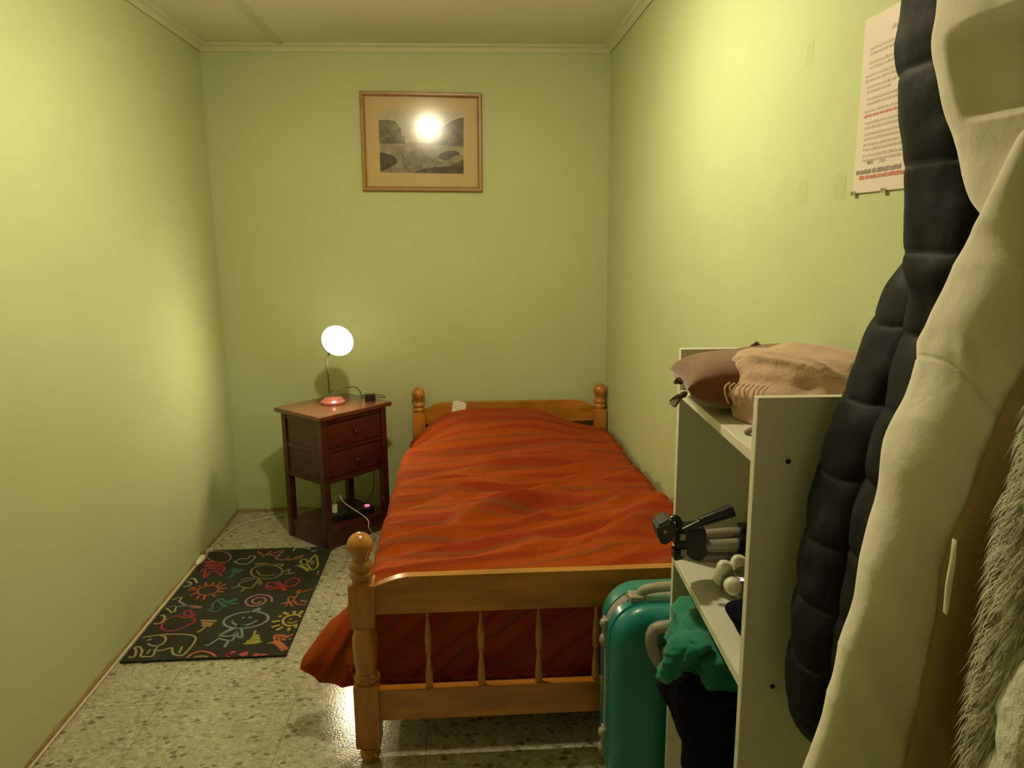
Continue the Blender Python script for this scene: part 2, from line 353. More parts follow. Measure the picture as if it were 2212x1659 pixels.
bm = bmesh.new(); box(bm, (-.25, YFT+.17, .19), (.672, YHD-.03, .218), .003); obj('slat_base', bm, 'pine', bed)
bm = bmesh.new(); box(bm, (-.272, 2.075, .2185), (.69, YHD-.035, .43), .04, 4)
tag(obj('mattress', bm, 'pillow'), 'mattress lying on the pine bed under the orange blanket', 'mattress')
# pillow: its corner shows at the head end
def pillow_bm(c, s, n=40, amp=.004, rot=0, expo=2.6):
    bm = bmesh.new(); g = {}
    for side in (1, -1):
        for i in range(n+1):
            for j in range(n+1):
                u, v = i/n*2-1, j/n*2-1
                if side == -1 and (i in (0, n) or j in (0, n)): g[side, i, j] = g[1, i, j]; continue
                t = max(0, (1-abs(u)**expo)*(1-abs(v)**expo))**.42
                pin = 1-.07*(u*u+v*v-u*u*v*v*2)*0
                kx = 1-.06*(1-u*u)*0-.07*(1-abs(v)**2)*abs(u)**3; ky = 1-.07*(1-abs(u)**2)*abs(v)**3
                x, y, z = u*s[0]/2*(1-.05*(1-v*v)*0)*(.93+.07*v*v), v*s[1]/2*(.93+.07*u*u), side*t*s[2]/2
                z += amp*nz3(x*9, y*9, side*3)*t
                g[side, i, j] = bm.verts.new(Matrix.Rotation(rot, 3, 'Z') @ Vector((x, y, z)) + Vector(c))
        for i in range(n):
            for j in range(n):
                q = (g[side, i, j], g[side, i+1, j], g[side, i+1, j+1], g[side, i, j+1]); bm.faces.new(q if side == 1 else q[::-1])
    return bm
bm = pillow_bm((.13, 3.66, .478), (.56, .32, .10)); o = obj('pillow', bm, 'pillow'); tag(o, 'white pillow poking out from under the orange blanket at the headboard', 'pillow')
bm = bmesh.new()
prism(bm, [P(975, 900, 1, 3.86), P(978, 868, 1, 3.86), P(986, 864, 1, 3.86), P(1008, 871, 1, 3.86), P(1004, 900, 1, 3.86)], (0, -.02, 0))
bmesh.ops.bevel(bm, geom=list(bm.edges), offset=.004, segments=2, affect='EDGES'); obj('pillowcase_corner', bm, 'pillow', o)
# blanket
XB0, XB1 = -.315, .722
RIDGES = [((-.02, 2.48), (.66, 2.86), .030, .045), ((-.24, 2.30), (.28, 2.66), .018, .04), ((.05, 2.30), (.62, 2.42), .018, .05), ((-.20, 2.62), (.14, 2.92), .016, .05),
          ((-.22, 2.92), (.36, 3.16), .014, .05), ((.30, 2.62), (.70, 2.60), .016, .04), ((-.25, 2.12), (.45, 2.28), .012, .045), ((.1, 3.15), (.6, 3.3), .012, .06), ((-.1, 2.75), (.30, 2.74), .014, .035),
          ((.2, 2.45), (.34, 2.58), .016, .03), ((.42, 2.2), (.72, 2.52), .022, .06)]
def ridge(x, y):
    h = 0
    for (ax, ay), (bx, by), amp, w in RIDGES:
        dx, dy = bx-ax, by-ay; l2 = dx*dx+dy*dy; t = ((x-ax)*dx+(y-ay)*dy)/l2; tc_ = min(max(t, 0), 1)
        d = math.hypot(x-ax-tc_*dx, y-ay-tc_*dy+.012*math.sin(t*9)); h += amp*math.exp(-(d/w)**2)*(.5+.5*math.sin(PI*tc_))
    return h
def top_h(x, y):
    z = .487
    s = min(max((y-3.25)/.42, 0), 1); s = s*s*(3-2*s); px = math.exp(-((x-.12)/.34)**4)
    z += .098*s*px + .018*s*(1-px)
    if y > 3.80: z -= .05*((y-3.80)/.08)**2
    z += ridge(x, y)*1.9
    q = min(max((y-3.35)/.35, 0), 1); z -= .085*math.exp(-((x+.33)/.13)**2)*q*q*(3-2*q)
    q = min(max((y-3.5)/.3, 0), 1); z -= .03*math.exp(-((x-.70)/.16)**2)*q
    w = nz3(x*1.9+3, (y-.32*x)*7.5, 5); z += .022*(1-abs(w)*2.4)*(1-.5*s)
    z += .008*nz3(x*5, (y-.3*x)*16, 9)*(1-.5*s)+.012*nz3(x*2, y*2, 1)
    z += .03*math.exp(-((y-2.35)/.3)**2)*max(0, (x-.2))/.5
    return z
def blanket_bm():
    bm = bmesh.new(); uvl = bm.loops.layers.uv.new('UVMap'); NX, NY = 190, 300; y0, y1 = 1.985, 3.872; foot, side = .34, .17
    ext = .16; TOTX = side+(XB1-XB0)+.07; TOTY = foot+(y1-y0); grid = []
    for i in range(NX+1):
        row = []; s = i/NX*TOTX-side      # distance from left edge
        for j in range(NY+1):
            t = j/NY*TOTY-foot
            yy = y0+max(t, 0); xx = XB0+min(max(s, 0), XB1-XB0)
            z = top_h(xx, yy); x, y = xx, yy
            # rounding over left edge
            r = .05
            e = s
            if e < r:
                k = r-e; a = min(k/r, PI/2)
                z -= r*(1-math.cos(a)) ; x = XB0+r-r*math.sin(a)+.0
                if k > r*PI/2: z -= (k-r*PI/2); x -= .035*((k-r*PI/2)/side)+.010*math.sin(yy*26+2*nz3(yy*3, 0, 0))*((k-r*PI/2)/side)
            if s > XB1-XB0-.03:
                k = s-(XB1-XB0-.03); z -= k*.75; x = min(x, XB1-.0+.010)
            if t < .05:
                k = .05-t; a = min(k/.05, PI/2); z -= .05*(1-math.cos(a)); y = y0+.05-.05*math.sin(a)
                if k > .05*PI/2:
                    q = k-.05*PI/2; z -= q; y += (.008*math.sin(xx*11+q*9)+.016*nz3(xx*4, q*7-xx*2, 2)+.010)*min(q/.05, 1)+.004
            z = max(z, .204+.016*nz3(xx*4, yy*3, 3) if t < 0 else .17)
            row.append((bm.verts.new((x, y, z)), (s, yy+min(t, 0)*1.0-.22*xx*(1-.35*min(max((yy-2)/1.6, 0), 1)) - (.0 if t > 0 else .5*xx))))
        grid.append(row)
    for i in range(NX):
        for j in range(NY):
            q = [grid[i][j], grid[i+1][j], grid[i+1][j+1], grid[i][j+1]]; f = bm.faces.new([a[0] for a in q])
            for l, a in zip(f.loops, q): l[uvl].uv = a[1]
    return bm
bl = obj('blanket', blanket_bm(), 'blanket', angle=180); tag(bl, 'rumpled orange red blanket with thin olive stripes spread over the bed', 'blanket')
md = bl.modifiers.new('thick', 'SOLIDIFY'); md.thickness = .012; md.offset = -1
def with_uv(bm, fn):
    uvl = bm.loops.layers.uv.new('UVMap')
    for f in bm.faces:
        for l in f.loops: l[uvl].uv = fn(l.vert.co)
    return bm
rows = [(.475, -.325, -.25, 2.13, .045), (.42, -.350, -.25, 2.13, .06), (.365, -.388, -.25, 2.12, .07), (.30, -.458, -.25, 2.11, .075), (.25, -.500, -.25, 2.10, .075), (.215, -.520, -.25, 2.10, .07), (.18, -.505, -.26, 2.10, .06), (.15, -.460, -.28, 2.10, .05), (.130, -.40, -.31, 2.10, .03)]
def pleat(th, z, x, y):
    a = math.atan2(.62-z, x+.20-.0); return .013*(.5-abs(math.sin(a*24+1.5*nz3(x*6, y*3, z*6))))*min(1, (.46-z)/.1+.2)+.008*nz3(x*8, y*4, z*5)
bm = with_uv(loft(rows, 70, 90, 2.0, pleat), lambda c: (c.x, math.atan2(.62-c.z, c.x+.20)*.55))
obj('blanket_corner', bm, 'blanket', bl, angle=180)

# ------------------------------------------------------------------ nightstand (corner turned towards the room)
F0 = Vector((-.685, 3.405, 0)); A = Vector((-.735, .678, 0)).normalized(); B = Vector((A.y, -A.x, 0)); LA, LB = .318, .395
NM = Matrix(((B.x, A.x, 0, F0.x), (B.y, A.y, 0, F0.y), (0, 0, 1, 0), (0, 0, 0, 1)))   # local x along right face, y along left face
ns = thing('nightstand', 'dark mahogany nightstand turned corner first against the back wall', 'nightstand', (-.67, 3.66, 0))
def nb(lo, hi, bev=.002): b_ = bmesh.new(); box(b_, lo, hi, bev, 2, 0, NM); return b_
bm = bmesh.new(); box(bm, (-.022, -.022, .642), (LB+.022, LA+.022, .664), .008, 3, 0, NM); obj('tabletop', bm, 'mahog_top', ns)
w = .034
for x, y in ((0, 0), (LB-w, 0), (0, LA-w), (LB-w, LA-w)): obj('leg', nb((x, y, 0), (x+w, y+w, .643), .003), 'mahog', ns)
bm = bmesh.new()
box(bm, (.008, .012, .33), (LB-.008, LA-.008, .642), .001, 1, 0, NM); obj('cabinet_body', bm, 'mahog', ns)
for z0, z1 in ((.615, .642), (.475, .492), (.325, .348)):
    obj('rail', nb((w-.002, .003, z0), (LB-w+.002, .02, z1), .002), 'mahog', ns)
    obj('rail', nb((.003, w-.002, z0), (.02, LA-w+.002, z1), .002), 'mahog', ns)
for z0, z1 in ((.496, .611), (.352, .471)):
    d = obj('drawer', nb((w+.004, .004, z0), (LB-w-.004, .016, z1), .004), 'mahog', ns)
    b_ = bmesh.new(); c = NM @ Vector((LB/2, .004, (z0+z1)/2)); lathe(b_, [(.004, 0), (.004, .006), (.008, .009), (.009, .013), (.005, .017)], c, NM.to_3x3() @ Vector((0, -1, 0)), n=18); obj('knob', b_, 'mahog', d)
obj('bottom_shelf', nb((.004, .004, .003), (LB-.004, LA-.004, .092), .002), 'mahog', ns)

# things on the nightstand
ZT = .664
dl = thing('desk_lamp', 'lit desk lamp with a rose round base and thin stem on the nightstand', 'lamp', (-.66, 3.6, ZT))
cb = P(720, 871, 2, ZT); bm = bmesh.new(); lathe(bm, [(.060, 0), (.062, .004), (.060, .012), (.050, .019), (.048, .021), (.044, .027), (.030, .030), (.004, .031)], cb, n=40); obj('lamp_base', bm, 'pinkbase', dl)
hd = P(730, 735, 1, 3.63); s0 = P(712, 852, 1, cb.y+.045)
bm = bmesh.new(); tube(bm, [Vector((cb.x-.012, cb.y+.02, ZT+.022)), Vector((s0.x, s0.y, ZT+.05)), P(709, 810, 1, 3.66), P(707, 772, 1, 3.66), hd+Vector((-.02, .05, -.03)), hd+Vector((0, .052, 0))], .0042, 10); obj('lamp_stem', bm, 'stem', dl)
fd = (Vector((-.12, -.90, -.22))).normalized()
bm = bmesh.new(); prof = [(.012, -.058), (.040, -.052), (.062, -.036), (.074, -.014), (.078, .008), (.0765, .008), (.072, -.013), (.060, -.033), (.039, -.048), (.010, -.053)]
lathe(bm, prof, hd, fd, n=40, cap=False); bm.faces.ensure_lookup_table(); obj('lamp_shade', bm, 'shade', dl)
bm = bmesh.new(); lathe(bm, [(.012, -.05), (.014, -.038), (.030, -.024), (.046, -.008), (.052, .006), (.049, .020), (.036, .032), (.016, .039), (.002, .040)], hd, fd, n=24); obj('bulb', bm, 'desk_bulb', dl)
bm = bmesh.new(); tube(bm, [s0+Vector((0, 0, .01)), P(727, 841, 1, 3.70), P(765, 836, 1, 3.74), P(778, 846, 1, 3.76), P(783, 854, 2, ZT+.004), P(815, 853, 2, ZT+.004), P(832, 858, 2, ZT+.004), NM @ Vector((LB+.028, .16, ZT-.02)), NM @ Vector((LB+.03, .18, .50)), P(808, 1050, 1, 3.85), P(775, 1098, 1, 3.70), P(745, 1106, 2, .10)], .0022, 8); obj('lamp_cord', bm, 'cabledark', dl)
c = P(800, 866, 2, ZT); bm = bmesh.new(); box(bm, (-.026, -.016, 0), (.026, .016, .036), .005, 3, 0, Matrix.Translation(c) @ Matrix.Rotation(.1, 4, 'Z')); tag(obj('power_adapter', bm, 'blackplas'), 'small black block lying on the nightstand right of the lamp base', 'adapter')
# power strip on the bottom shelf
a, b = NM @ Vector((.085, .115, .092)), NM @ Vector((.325, .055, .092))
ang = math.atan2(b.y-a.y, b.x-a.x); L_ = (b-a).length; PM = Matrix.Translation(a) @ Matrix.Rotation(ang, 4, 'Z')
pst = thing('power_strip', 'black power strip with glowing red switch on the nightstand bottom shelf', 'power strip', a)
bm = bmesh.new(); box(bm, (0, -.026, 0), (L_, .026, .036), .006, 3, 0, PM); obj('housing', bm, 'blackplas', pst)
bm = bmesh.new()
for k in range(3): lathe(bm, [(.019, .0365), (.017, .0372), (.016, .0372)], PM @ Vector((.045+k*.05, 0, 0)), n=24)
obj('socket_ring', bm, 'darkgreen', pst)
bm = bmesh.new(); box(bm, (L_-.040, -.010, .036), (L_-.018, .010, .042), .002, 2, 0, PM); obj('switch', bm, 'red_led', pst)
pc = PM @ Vector((.045, 0, .036)); bm = bmesh.new()
box(bm, (-.012, -.010, .006), (.012, .010, .048), .004, 3, 0, Matrix.Translation(pc)); lathe(bm, [(.006, 0), (.006, .01)], pc, n=12)
ch = obj('phone_charger', bm, 'white'); tag(ch, 'white plug with curling white cable stuck in the black power strip', 'charger')
bm = bmesh.new(); tube(bm, [pc+Vector((0, 0, .046)), pc+Vector((.004, 0, .080)), pc+Vector((.030, -.02, .100)), pc+Vector((.06, -.05, .070)), P(792, 1120, 1, 3.43), P(797, 1140, 1, 3.40), P(812, 1156, 2, .012), P(830, 1158, 2, .006), P(850, 1150, 2, .004)], .0022, 8); obj('charging_cable', bm, 'white', ch)
# cream cable lying along the left wall
bm = bmesh.new()
pts = [P(618, 1112, 2, .004), P(560, 1122, 2, .004), P(520, 1134, 2, .004), P(480, 1160, 2, .004), P(452, 1188, 2, .004)]
q = [Vector((XL+.010, y, .006)) for y in (3.30, 2.9, 2.5, 2.1, 1.7, 1.0)]
ec = thing('extension_cord', 'cream extension cord running along the foot of the left wall', 'cable', (XL+.03, 3.0, 0))
tube(bm, pts, .0032, 8); tube(bm, q, .0045, 8); obj('cable', bm, 'cablewhite', ec)
bm = bmesh.new(); p1, p2 = Vector((XL+.022, 3.43, .010)), Vector((XL+.016, 3.33, .010))
lathe(bm, [(.006, -.03), (.010, -.02), (.016, 0)], p1, (-.1, -1, 0), n=16); obj('plug', bm, 'white', ec)
bm = bmesh.new(); lathe(bm, [(.016, -.028), (.017, 0), (.012, .035), (.005, .05)], p2, (-.02, -1, 0), n=16); obj('plug', bm, 'white', ec)

# ------------------------------------------------------------------ mat with chalk drawings
MX0, MX1, MY0, MY1, MT = -1.252, -.672, 2.487, 3.447, .009
cols = {'red': (.40, .035, .055), 'rust': (.42, .12, .04), 'green': (.05, .16, .085), 'sage': (.23, .31, .25), 'yellow': (.50, .36, .07), 'lemon': (.42, .38, .07), 'cream': (.42, .36, .20), 'salmon': (.62, .17, .085), 'pink': (.60, .09, .13), 'mauve': (.42, .18, .16), 'ochre': (.42, .27, .10), 'olive': (.27, .23, .10)}
mm = [mat('dark_mat_pile', (.028, .018, .010), .95, var=.25, vscale=9, bump=.5, bscale=300, col2=(.022, .030, .014))]+[mat('chalk_'+k, tuple(q*.72 for q in v), .95, var=.12, vscale=60) for k, v in cols.items()]
ci = {k: i+1 for i, k in enumerate(cols)}
bm = bmesh.new(); box(bm, (MX0, MY0, 0.0005), (MX1, MY1, MT), .003, 2)
ZM = MT+.0008
def S(side, c, w_, pts, closed=False, k=5):
    ox = 260 if side == 'L' else 480
    pp = [P(ox+x/6.146, 1170+y/6.146, 2, ZM) for x, y in pts]
    for v in pp: v.x = min(max(v.x, MX0+.006), MX1-.006); v.y = min(max(v.y, MY0+.006), MY1-.006)
    ribbon(bm, pp, w_*.0011, (0, 0, 1), ci[c], k, closed)
def oval(cx, cy_, rx, ry, n=12, a0=0, a1=2*PI, rot=0):
    out = []
    for i in range(n+1):
        a = a0+(a1-a0)*i/n; x, y = rx*math.cos(a), ry*math.sin(a); out.append((cx+x*math.cos(rot)-y*math.sin(rot), cy_+x*math.sin(rot)+y*math.cos(rot)))
    return out
# left half
S('L', 'cream', 8, [(290, 1275), (400, 1255), (560, 1235), (760, 1228), (940, 1240), (1000, 1285), (960, 1370), (880, 1460), (820, 1510), (720, 1500), (690, 1460), (680, 1410), (560, 1440), (470, 1450), (440, 1500), (400, 1525), (270, 1520), (290, 1460), (260, 1400), (190, 1405), (210, 1450), (180, 1530), (105, 1530)])
S('L', 'cream', 8, [(350, 1310), (400, 1300), (395, 1285)]); S('L', 'cream', 8, [(360, 1350), (430, 1385), (540, 1370), (600, 1310), (590, 1260), (520, 1245)])
S('L', 'cream', 7, [(350, 1490), (400, 1430)]); S('L', 'cream', 7, [(780, 1480), (820, 1390)]); S('L', 'cream', 7, [(440, 1450), (500, 1395)])
S('L', 'red', 8, [(600, 1185), (550, 1150), (560, 1090), (650, 1010), (760, 985), (840, 1010), (940, 1005), (990, 1040), (930, 1095), (780, 1160), (680, 1185)], True)
S('L', 'red', 8, oval(900, 950, 52, 40), True); S('L', 'red', 10, [(930, 960), (990, 975), (900, 1000)])
S('L', 'ochre', 12, [(1070, 1045), (1280, 1055)], k=1); S('L', 'ochre', 14, [(1080, 1075), (1230, 1090)], k=1); S('L', 'ochre', 14, [(1080, 1110), (1210, 1115)], k=1); S('L', 'ochre', 9, [(1130, 1125), (1080, 1170), (1020, 1205)])
S('L', 'rust', 8, oval(1165, 645, 145, 62, rot=-.15), True)
for a in ((900, 635, 1000, 640), (930, 715, 1010, 680), (1010, 765, 1050, 715), (1110, 770, 1120, 715), (1200, 700, 1270, 730), (1300, 660, 1370, 665), (1310, 620, 1420, 620), (1320, 600, 1410, 560), (1290, 575, 1340, 535), (1215, 575, 1245, 535), (1135, 590, 1135, 545), (1040, 600, 1060, 585), (930, 600, 1010, 625)): S('L', 'rust', 9, [a[:2], a[2:]], k=1)
S('L', 'mauve', 7, oval(1310, 200, 160, 75, rot=.1)); S('L', 'red', 18, [(1110, 270), (1380, 290)], k=1); S('L', 'red', 22, [(1130, 310), (1370, 330)], k=1); S('L', 'red', 10, [(1060, 400), (1130, 360), (1110, 480), (1200, 400), (1280, 400), (1350, 460)]); S('L', 'red', 12, [(1290, 320), (1380, 350), (1350, 400)]); S('L', 'red', 14, [(1150, 350), (1340, 365)], k=1)
S('L', 'cream', 9, [(920, 490), (980, 490), (1020, 550)]); S('L', 'cream', 8, [(880, 525), (940, 550), (900, 590), (830, 595)])
S('L', 'cream', 8, [(690, 775), (760, 745), (820, 735), (780, 790), (840, 830), (890, 845), (740, 865), (720, 930), (690, 945), (605, 880)], k=1); S('L', 'mauve', 9, [(890, 855), (1000, 855), (1080, 875), (930, 875)])
S('L', 'olive', 7, [(640, 870), (740, 845)]); S('L', 'cream', 9, [(525, 985), (570, 980), (590, 1020), (530, 1080), (440, 1090)])
S('L', 'salmon', 9, [(870, 1560), (950, 1490), (1070, 1455), (1190, 1475), (1265, 1540)]); S('L', 'ochre', 9, [(965, 1560), (1020, 1525), (1110, 1520), (1150, 1550)])
S('L', 'green', 9, [(1150, 910), (1220, 880), (1225, 830), (1300, 765), (1360, 765), (1390, 820), (1340, 890), (1260, 930), (1160, 905)]); S('L', 'green', 12, [(1380, 870), (1475, 800)], k=1)
S('L', 'pink', 16, [(1475, 1480), (1430, 1500), (1430, 1535)])
S('L', 'sage', 5, [(430, 1575), (460, 1555)], k=1); S('L', 'sage', 5, [(550, 1575), (590, 1550)], k=1)
# right half
S('R', 'sage', 10, oval(315, 1040, 300, 105, 16, rot=-.12), True)
S('R', 'sage', 9, [(120, 1060), (200, 1110), (320, 1110), (470, 1045)]); S('R', 'sage', 8, [(110, 1070), (150, 1045)], k=1); S('R', 'sage', 10, [(190, 1115), (310, 1110)], k=1)
S('R', 'sage', 12, [(275, 1020), (285, 1000)], k=1); S('R', 'sage', 12, [(365, 1015), (375, 995)], k=1)
S('R', 'sage', 14, [(370, 935), (420, 915), (490, 885), (470, 930)]); S('R', 'sage', 9, [(120, 1150), (-20, 1230), (-40, 1240)]); S('R', 'sage', 9, [(150, 1160), (60, 1200), (-30, 1250), (120, 1250), (200, 1190)]); S('R', 'sage', 9, [(220, 1150), (260, 1180), (260, 1270), (210, 1260), (190, 1200), (130, 1310), (20, 1300), (-60, 1280)])
S('R', 'sage', 9, [(-50, 1290), (-180, 1370), (-230, 1375)]); S('R', 'sage', 11, [(80, 1320), (30, 1400)], k=1)
S('R', 'olive', 9, oval(590, 400, 210, 92, 16, rot=-.03), True); S('R', 'olive', 8, [(460, 385), (500, 440), (600, 450), (730, 430)]); S('R', 'olive', 14, [(430, 300), (600, 290), (540, 310)]); S('R', 'olive', 12, [(700, 310), (800, 300), (780, 330)])
S('R', 'olive', 8, [(430, 480), (320, 490), (240, 515)]); S('R', 'olive', 8, [(440, 495), (260, 540), (220, 585), (300, 610), (390, 610), (450, 540), (480, 490)]); S('R', 'olive', 8, [(490, 500), (520, 550), (490, 565), (470, 520)]); S('R', 'olive', 8, [(220, 590), (120, 625)], k=1); S('R', 'olive', 10, [(300, 620), (245, 665)], k=1)
S('R', 'olive', 8, [(820, 400), (900, 360), (880, 410), (960, 415), (880, 430), (820, 430)])
S('R', 'mauve', 9, [(660, 800), (650, 740), (580, 710), (480, 705), (370, 740), (310, 790), (340, 840), (430, 855), (530, 830), (580, 780), (550, 745), (470, 745), (400, 780), (420, 820), (480, 820), (510, 790)])
S('R', 'red', 8, oval(660, 590, 75, 50), True); S('R', 'red', 8, oval(930, 540, 95, 50, rot=-.4), True); S('R', 'red', 20, [(720, 530), (790, 590), (830, 650)]); S('R', 'red', 12, [(600, 590), (770, 620)], k=1)
S('R', 'cream', 7, [(160, 265), (240, 230), (330, 225), (380, 190), (440, 200), (400, 250), (330, 295), (230, 295)], True)
S('R', 'green', 22, [(130, 365), (270, 390)], k=1); S('R', 'green', 20, [(120, 400), (220, 410)], k=1); S('R', 'green', 14, [(160, 430), (80, 485)], k=1)
S('R', 'green', 18, [(10, 820), (110, 790), (200, 760)]); S('R', 'green', 12, [(60, 830), (220, 820)], k=1); S('R', 'green', 9, [(-60, 780), (10, 850), (-20, 900)])
S('R', 'rust', 10, [(470, 130), (560, 180), (650, 120)]); S('R', 'rust', 10, [(520, 200), (620, 170), (830, 110)]); S('R', 'mauve', 8, [(640, 175), (720, 185), (810, 130)])
S('R', 'cream', 9, [(940, 125), (990, 75), (1100, 85), (1160, 100), (1165, 40)]); S('R', 'cream', 9, [(1180, 130), (1255, 115)], k=1)
S('R', 'mauve', 9, [(780, 185), (710, 215), (760, 240), (850, 235), (890, 195), (860, 240), (1000, 225), (1080, 180), (940, 215)])
S('R', 'lemon', 8, oval(1085, 270, 45, 40), True); S('R', 'lemon', 9, [(1120, 290), (1200, 210), (1240, 175), (1265, 260), (1265, 330), (1190, 375), (1150, 330)], True); S('R', 'lemon', 16, [(1020, 320), (1090, 345), (1140, 390)]); S('R', 'olive', 9, [(960, 325), (1020, 310)], k=1); S('R', 'olive', 9, oval(1195, 275, 20, 24))
S('R', 'rust', 8, oval(915, 765, 40, 35), True); S('R', 'rust', 8, [(960, 760), (1010, 690), (1080, 660), (1200, 630)]); S('R', 'rust', 8, [(960, 790), (1000, 830), (1115, 835)]); S('R', 'rust', 12, [(980, 680), (1040, 640)], k=1); S('R', 'mauve', 8, [(1050, 800), (1060, 780), (1140, 800)]); S('R', 'rust', 9, [(880, 800), (840, 860)], k=1); S('R', 'rust', 9, [(900, 810), (930, 860)], k=1); S('R', 'mauve', 9, [(870, 800), (780, 830)], k=1)
S('R', 'yellow', 10, [(1055, 1000), (1000, 970), (900, 980), (820, 1020), (810, 1080), (870, 1115), (950, 1110), (1010, 1095)])
for a in ((810, 935, 880, 970), (750, 985, 790, 995), (660, 1065, 765, 1050), (655, 1135, 765, 1105), (715, 1175, 810, 1130), (880, 1185, 890, 1140), (960, 920, 955, 960), (1070, 915, 1025, 960), (970, 1110, 995, 1145)): S('R', 'yellow', 12, [a[:2], a[2:]], k=1)
S('R', 'yellow', 7, [(860, 1070), (930, 1080), (1000, 1050)]); S('R', 'yellow', 8, [(900, 1040), (910, 1025)], k=1)
S('R', 'lemon', 9, [(280, 1355), (420, 1350), (535, 1325)]); S('R', 'lemon', 18, [(320, 1325), (500, 1320)], k=1); S('R', 'lemon', 20, [(370, 1290), (500, 1285)], k=1); S('R', 'lemon', 18, [(400, 1255), (490, 1250)], k=1); S('R', 'lemon', 14, [(410, 1220), (450, 1215)], k=1); S('R', 'lemon', 9, [(435, 1210), (440, 1180)], k=1)
S('R', 'salmon', 9, [(700, 1300), (700, 1250), (780, 1240), (850, 1260), (820, 1310)]); S('R', 'salmon', 24, [(670, 1325), (740, 1345), (800, 1400), (830, 1440)]); S('R', 'salmon', 8, [(840, 1290), (890, 1250), (960, 1230)]); S('R', 'rust', 9, oval(775, 1280, 32, 24)); S('R', 'olive', 9, [(880, 1300), (920, 1285)], k=1); S('R', 'sage', 8, [(605, 1355), (660, 1330)], k=1); S('R', 'salmon', 9, [(840, 1395), (880, 1410)], k=1)
S('R', 'pink', 12, [(175, 1460), (110, 1475), (70, 1515), (100, 1535)]); S('R', 'pink', 24, [(240, 1520), (290, 1490), (340, 1480)]); S('R', 'pink', 18, [(410, 1505), (480, 1500)], k=1); S('R', 'salmon', 8, [(480, 1505), (600, 1500)], k=1)
S('R', 'mauve', 8, [(1280, 380), (1265, 440)], k=1)
for v in bm.verts: v.co.z = min(v.co.z, ZM)
tag(obj('floor_mat', bm, mm, smooth=False), 'black floor mat with colourful chalk style childrens doodles beside the left wall', 'mat')

# ------------------------------------------------------------------ framed picture
YW = YB-.002
pic = thing('framed_picture', 'framed black and white landscape print hanging on the back wall', 'picture', (-.21, YW, 1.94))
def fr(px, py, d=.02): return P(px, py, 1, YB-d)
oc = [fr(776, 196), fr(1040, 201), fr(1042, 414), fr(784, 412)]
cen = sum(oc, Vector())/4
def inset(p, k, y):
    q = cen+(p-cen)*1.0; q.x += -math.copysign(k, p.x-cen.x); q.z += -math.copysign(k, p.z-cen.z); q.y = y; return q
bm = bmesh.new()
lay = [(0, YW), (0, YB-.020), (.004, YB-.024), (.014, YB-.024), (.021, YB-.017), (.023, YB-.012)]
rings = [[bm.verts.new(inset(p, k, y)) for p in oc] for k, y in lay]
for R1, R2 in zip(rings, rings[1:]):
    for k in range(4): bm.faces.new((R1[k], R1[(k+1) % 4], R2[(k+1) % 4], R2[k]))
obj('frame', bm, 'frame', pic, angle=30)
bm = bmesh.new(); bm.faces.new([bm.verts.new(inset(p, .021, YB-.0075)) for p in oc]); prism(bm, [inset(p, .012, YW) for p in oc], (0, -.004, 0)); obj('mount_card', bm, 'passe', pic, smooth=False)
pm = [mat('print_'+n_, c, .9, var=v_, vscale=s_, col2=c2) for n_, c, v_, s_, c2 in (('sky', (.42, .37, .25), .1, 7, (.55, .49, .36)), ('slope', (.075, .058, .035), .3, 22, (.20, .155, .10)), ('cliff', (.13, .11, .065), .3, 30, (.28, .24, .15)), ('field', (.30, .25, .17), .3, 20, (.42, .36, .25)), ('rock', (.17, .13, .09), .3, 30, (.30, .24, .17)), ('darkrock', (.06, .045, .03), .3, 40, (.13, .10, .07)), ('bush', (.20, .16, .10), .3, 45, (.36, .30, .20)))]
bm = bmesh.new()
def poly(mi, d, pts): bm.faces.new([bm.verts.new(fr(740+x/5.924, 160+y/5.924, d)) for x, y in pts]).material_index = mi
x0, x1_, yt, ybm = 462, 1548, 470, 1268
poly(0, .0082, [(x0, yt), (x1_, yt+15), (x1_, 940), (x0+18, 900)])
poly(3, .0084, [(478, 880), (900, 870), (1548, 930), (1548, 1275), (484, 1258)])
poly(2, .0086, [(462, 590), (540, 582), (670, 600), (745, 690), (760, 790), (800, 800), (800, 890), (470, 892)])
poly(1, .0086, [(1110, 905), (1180, 740), (1300, 665), (1400, 600), (1470, 570), (1548, 558), (1548, 932)])
poly(1, .0088, [(500, 860), (560, 800), (640, 840), (740, 850), (700, 892), (500, 892)])
poly(5, .0088, [(476, 1000), (560, 1020), (660, 1050), (700, 1100), (690, 1150), (600, 1200), (484, 1250)])
poly(6, .0089, [(730, 920), (760, 930), (790, 1060), (900, 1060), (1200, 1070), (1240, 1120), (1500, 1040), (1548, 1060), (1548, 1275), (780, 1262)])
poly(4, .0091, [(810, 1060), (840, 1010), (900, 980), (980, 978), (1050, 1005), (1110, 1060), (1120, 1140), (900, 1190), (820, 1150)])
poly(5, .0091, [(1220, 1070), (1250, 1020), (1330, 985), (1430, 978), (1495, 1005), (1490, 1040), (1420, 1050), (1360, 1100), (1300, 1110)])
poly(5, .0091, [(1000, 1220), (1200, 1190), (1400, 1180), (1500, 1120), (1548, 1090), (1548, 1276), (900, 1264)])
obj('print', bm, pm, pic, smooth=False)
bm = bmesh.new(); bm.faces.new([bm.verts.new(inset(p, .021, YB-.0165+(.0065 if p.x > cen.x else -.0065))) for p in oc]); obj('glass_pane', bm, 'glass', pic, smooth=False)

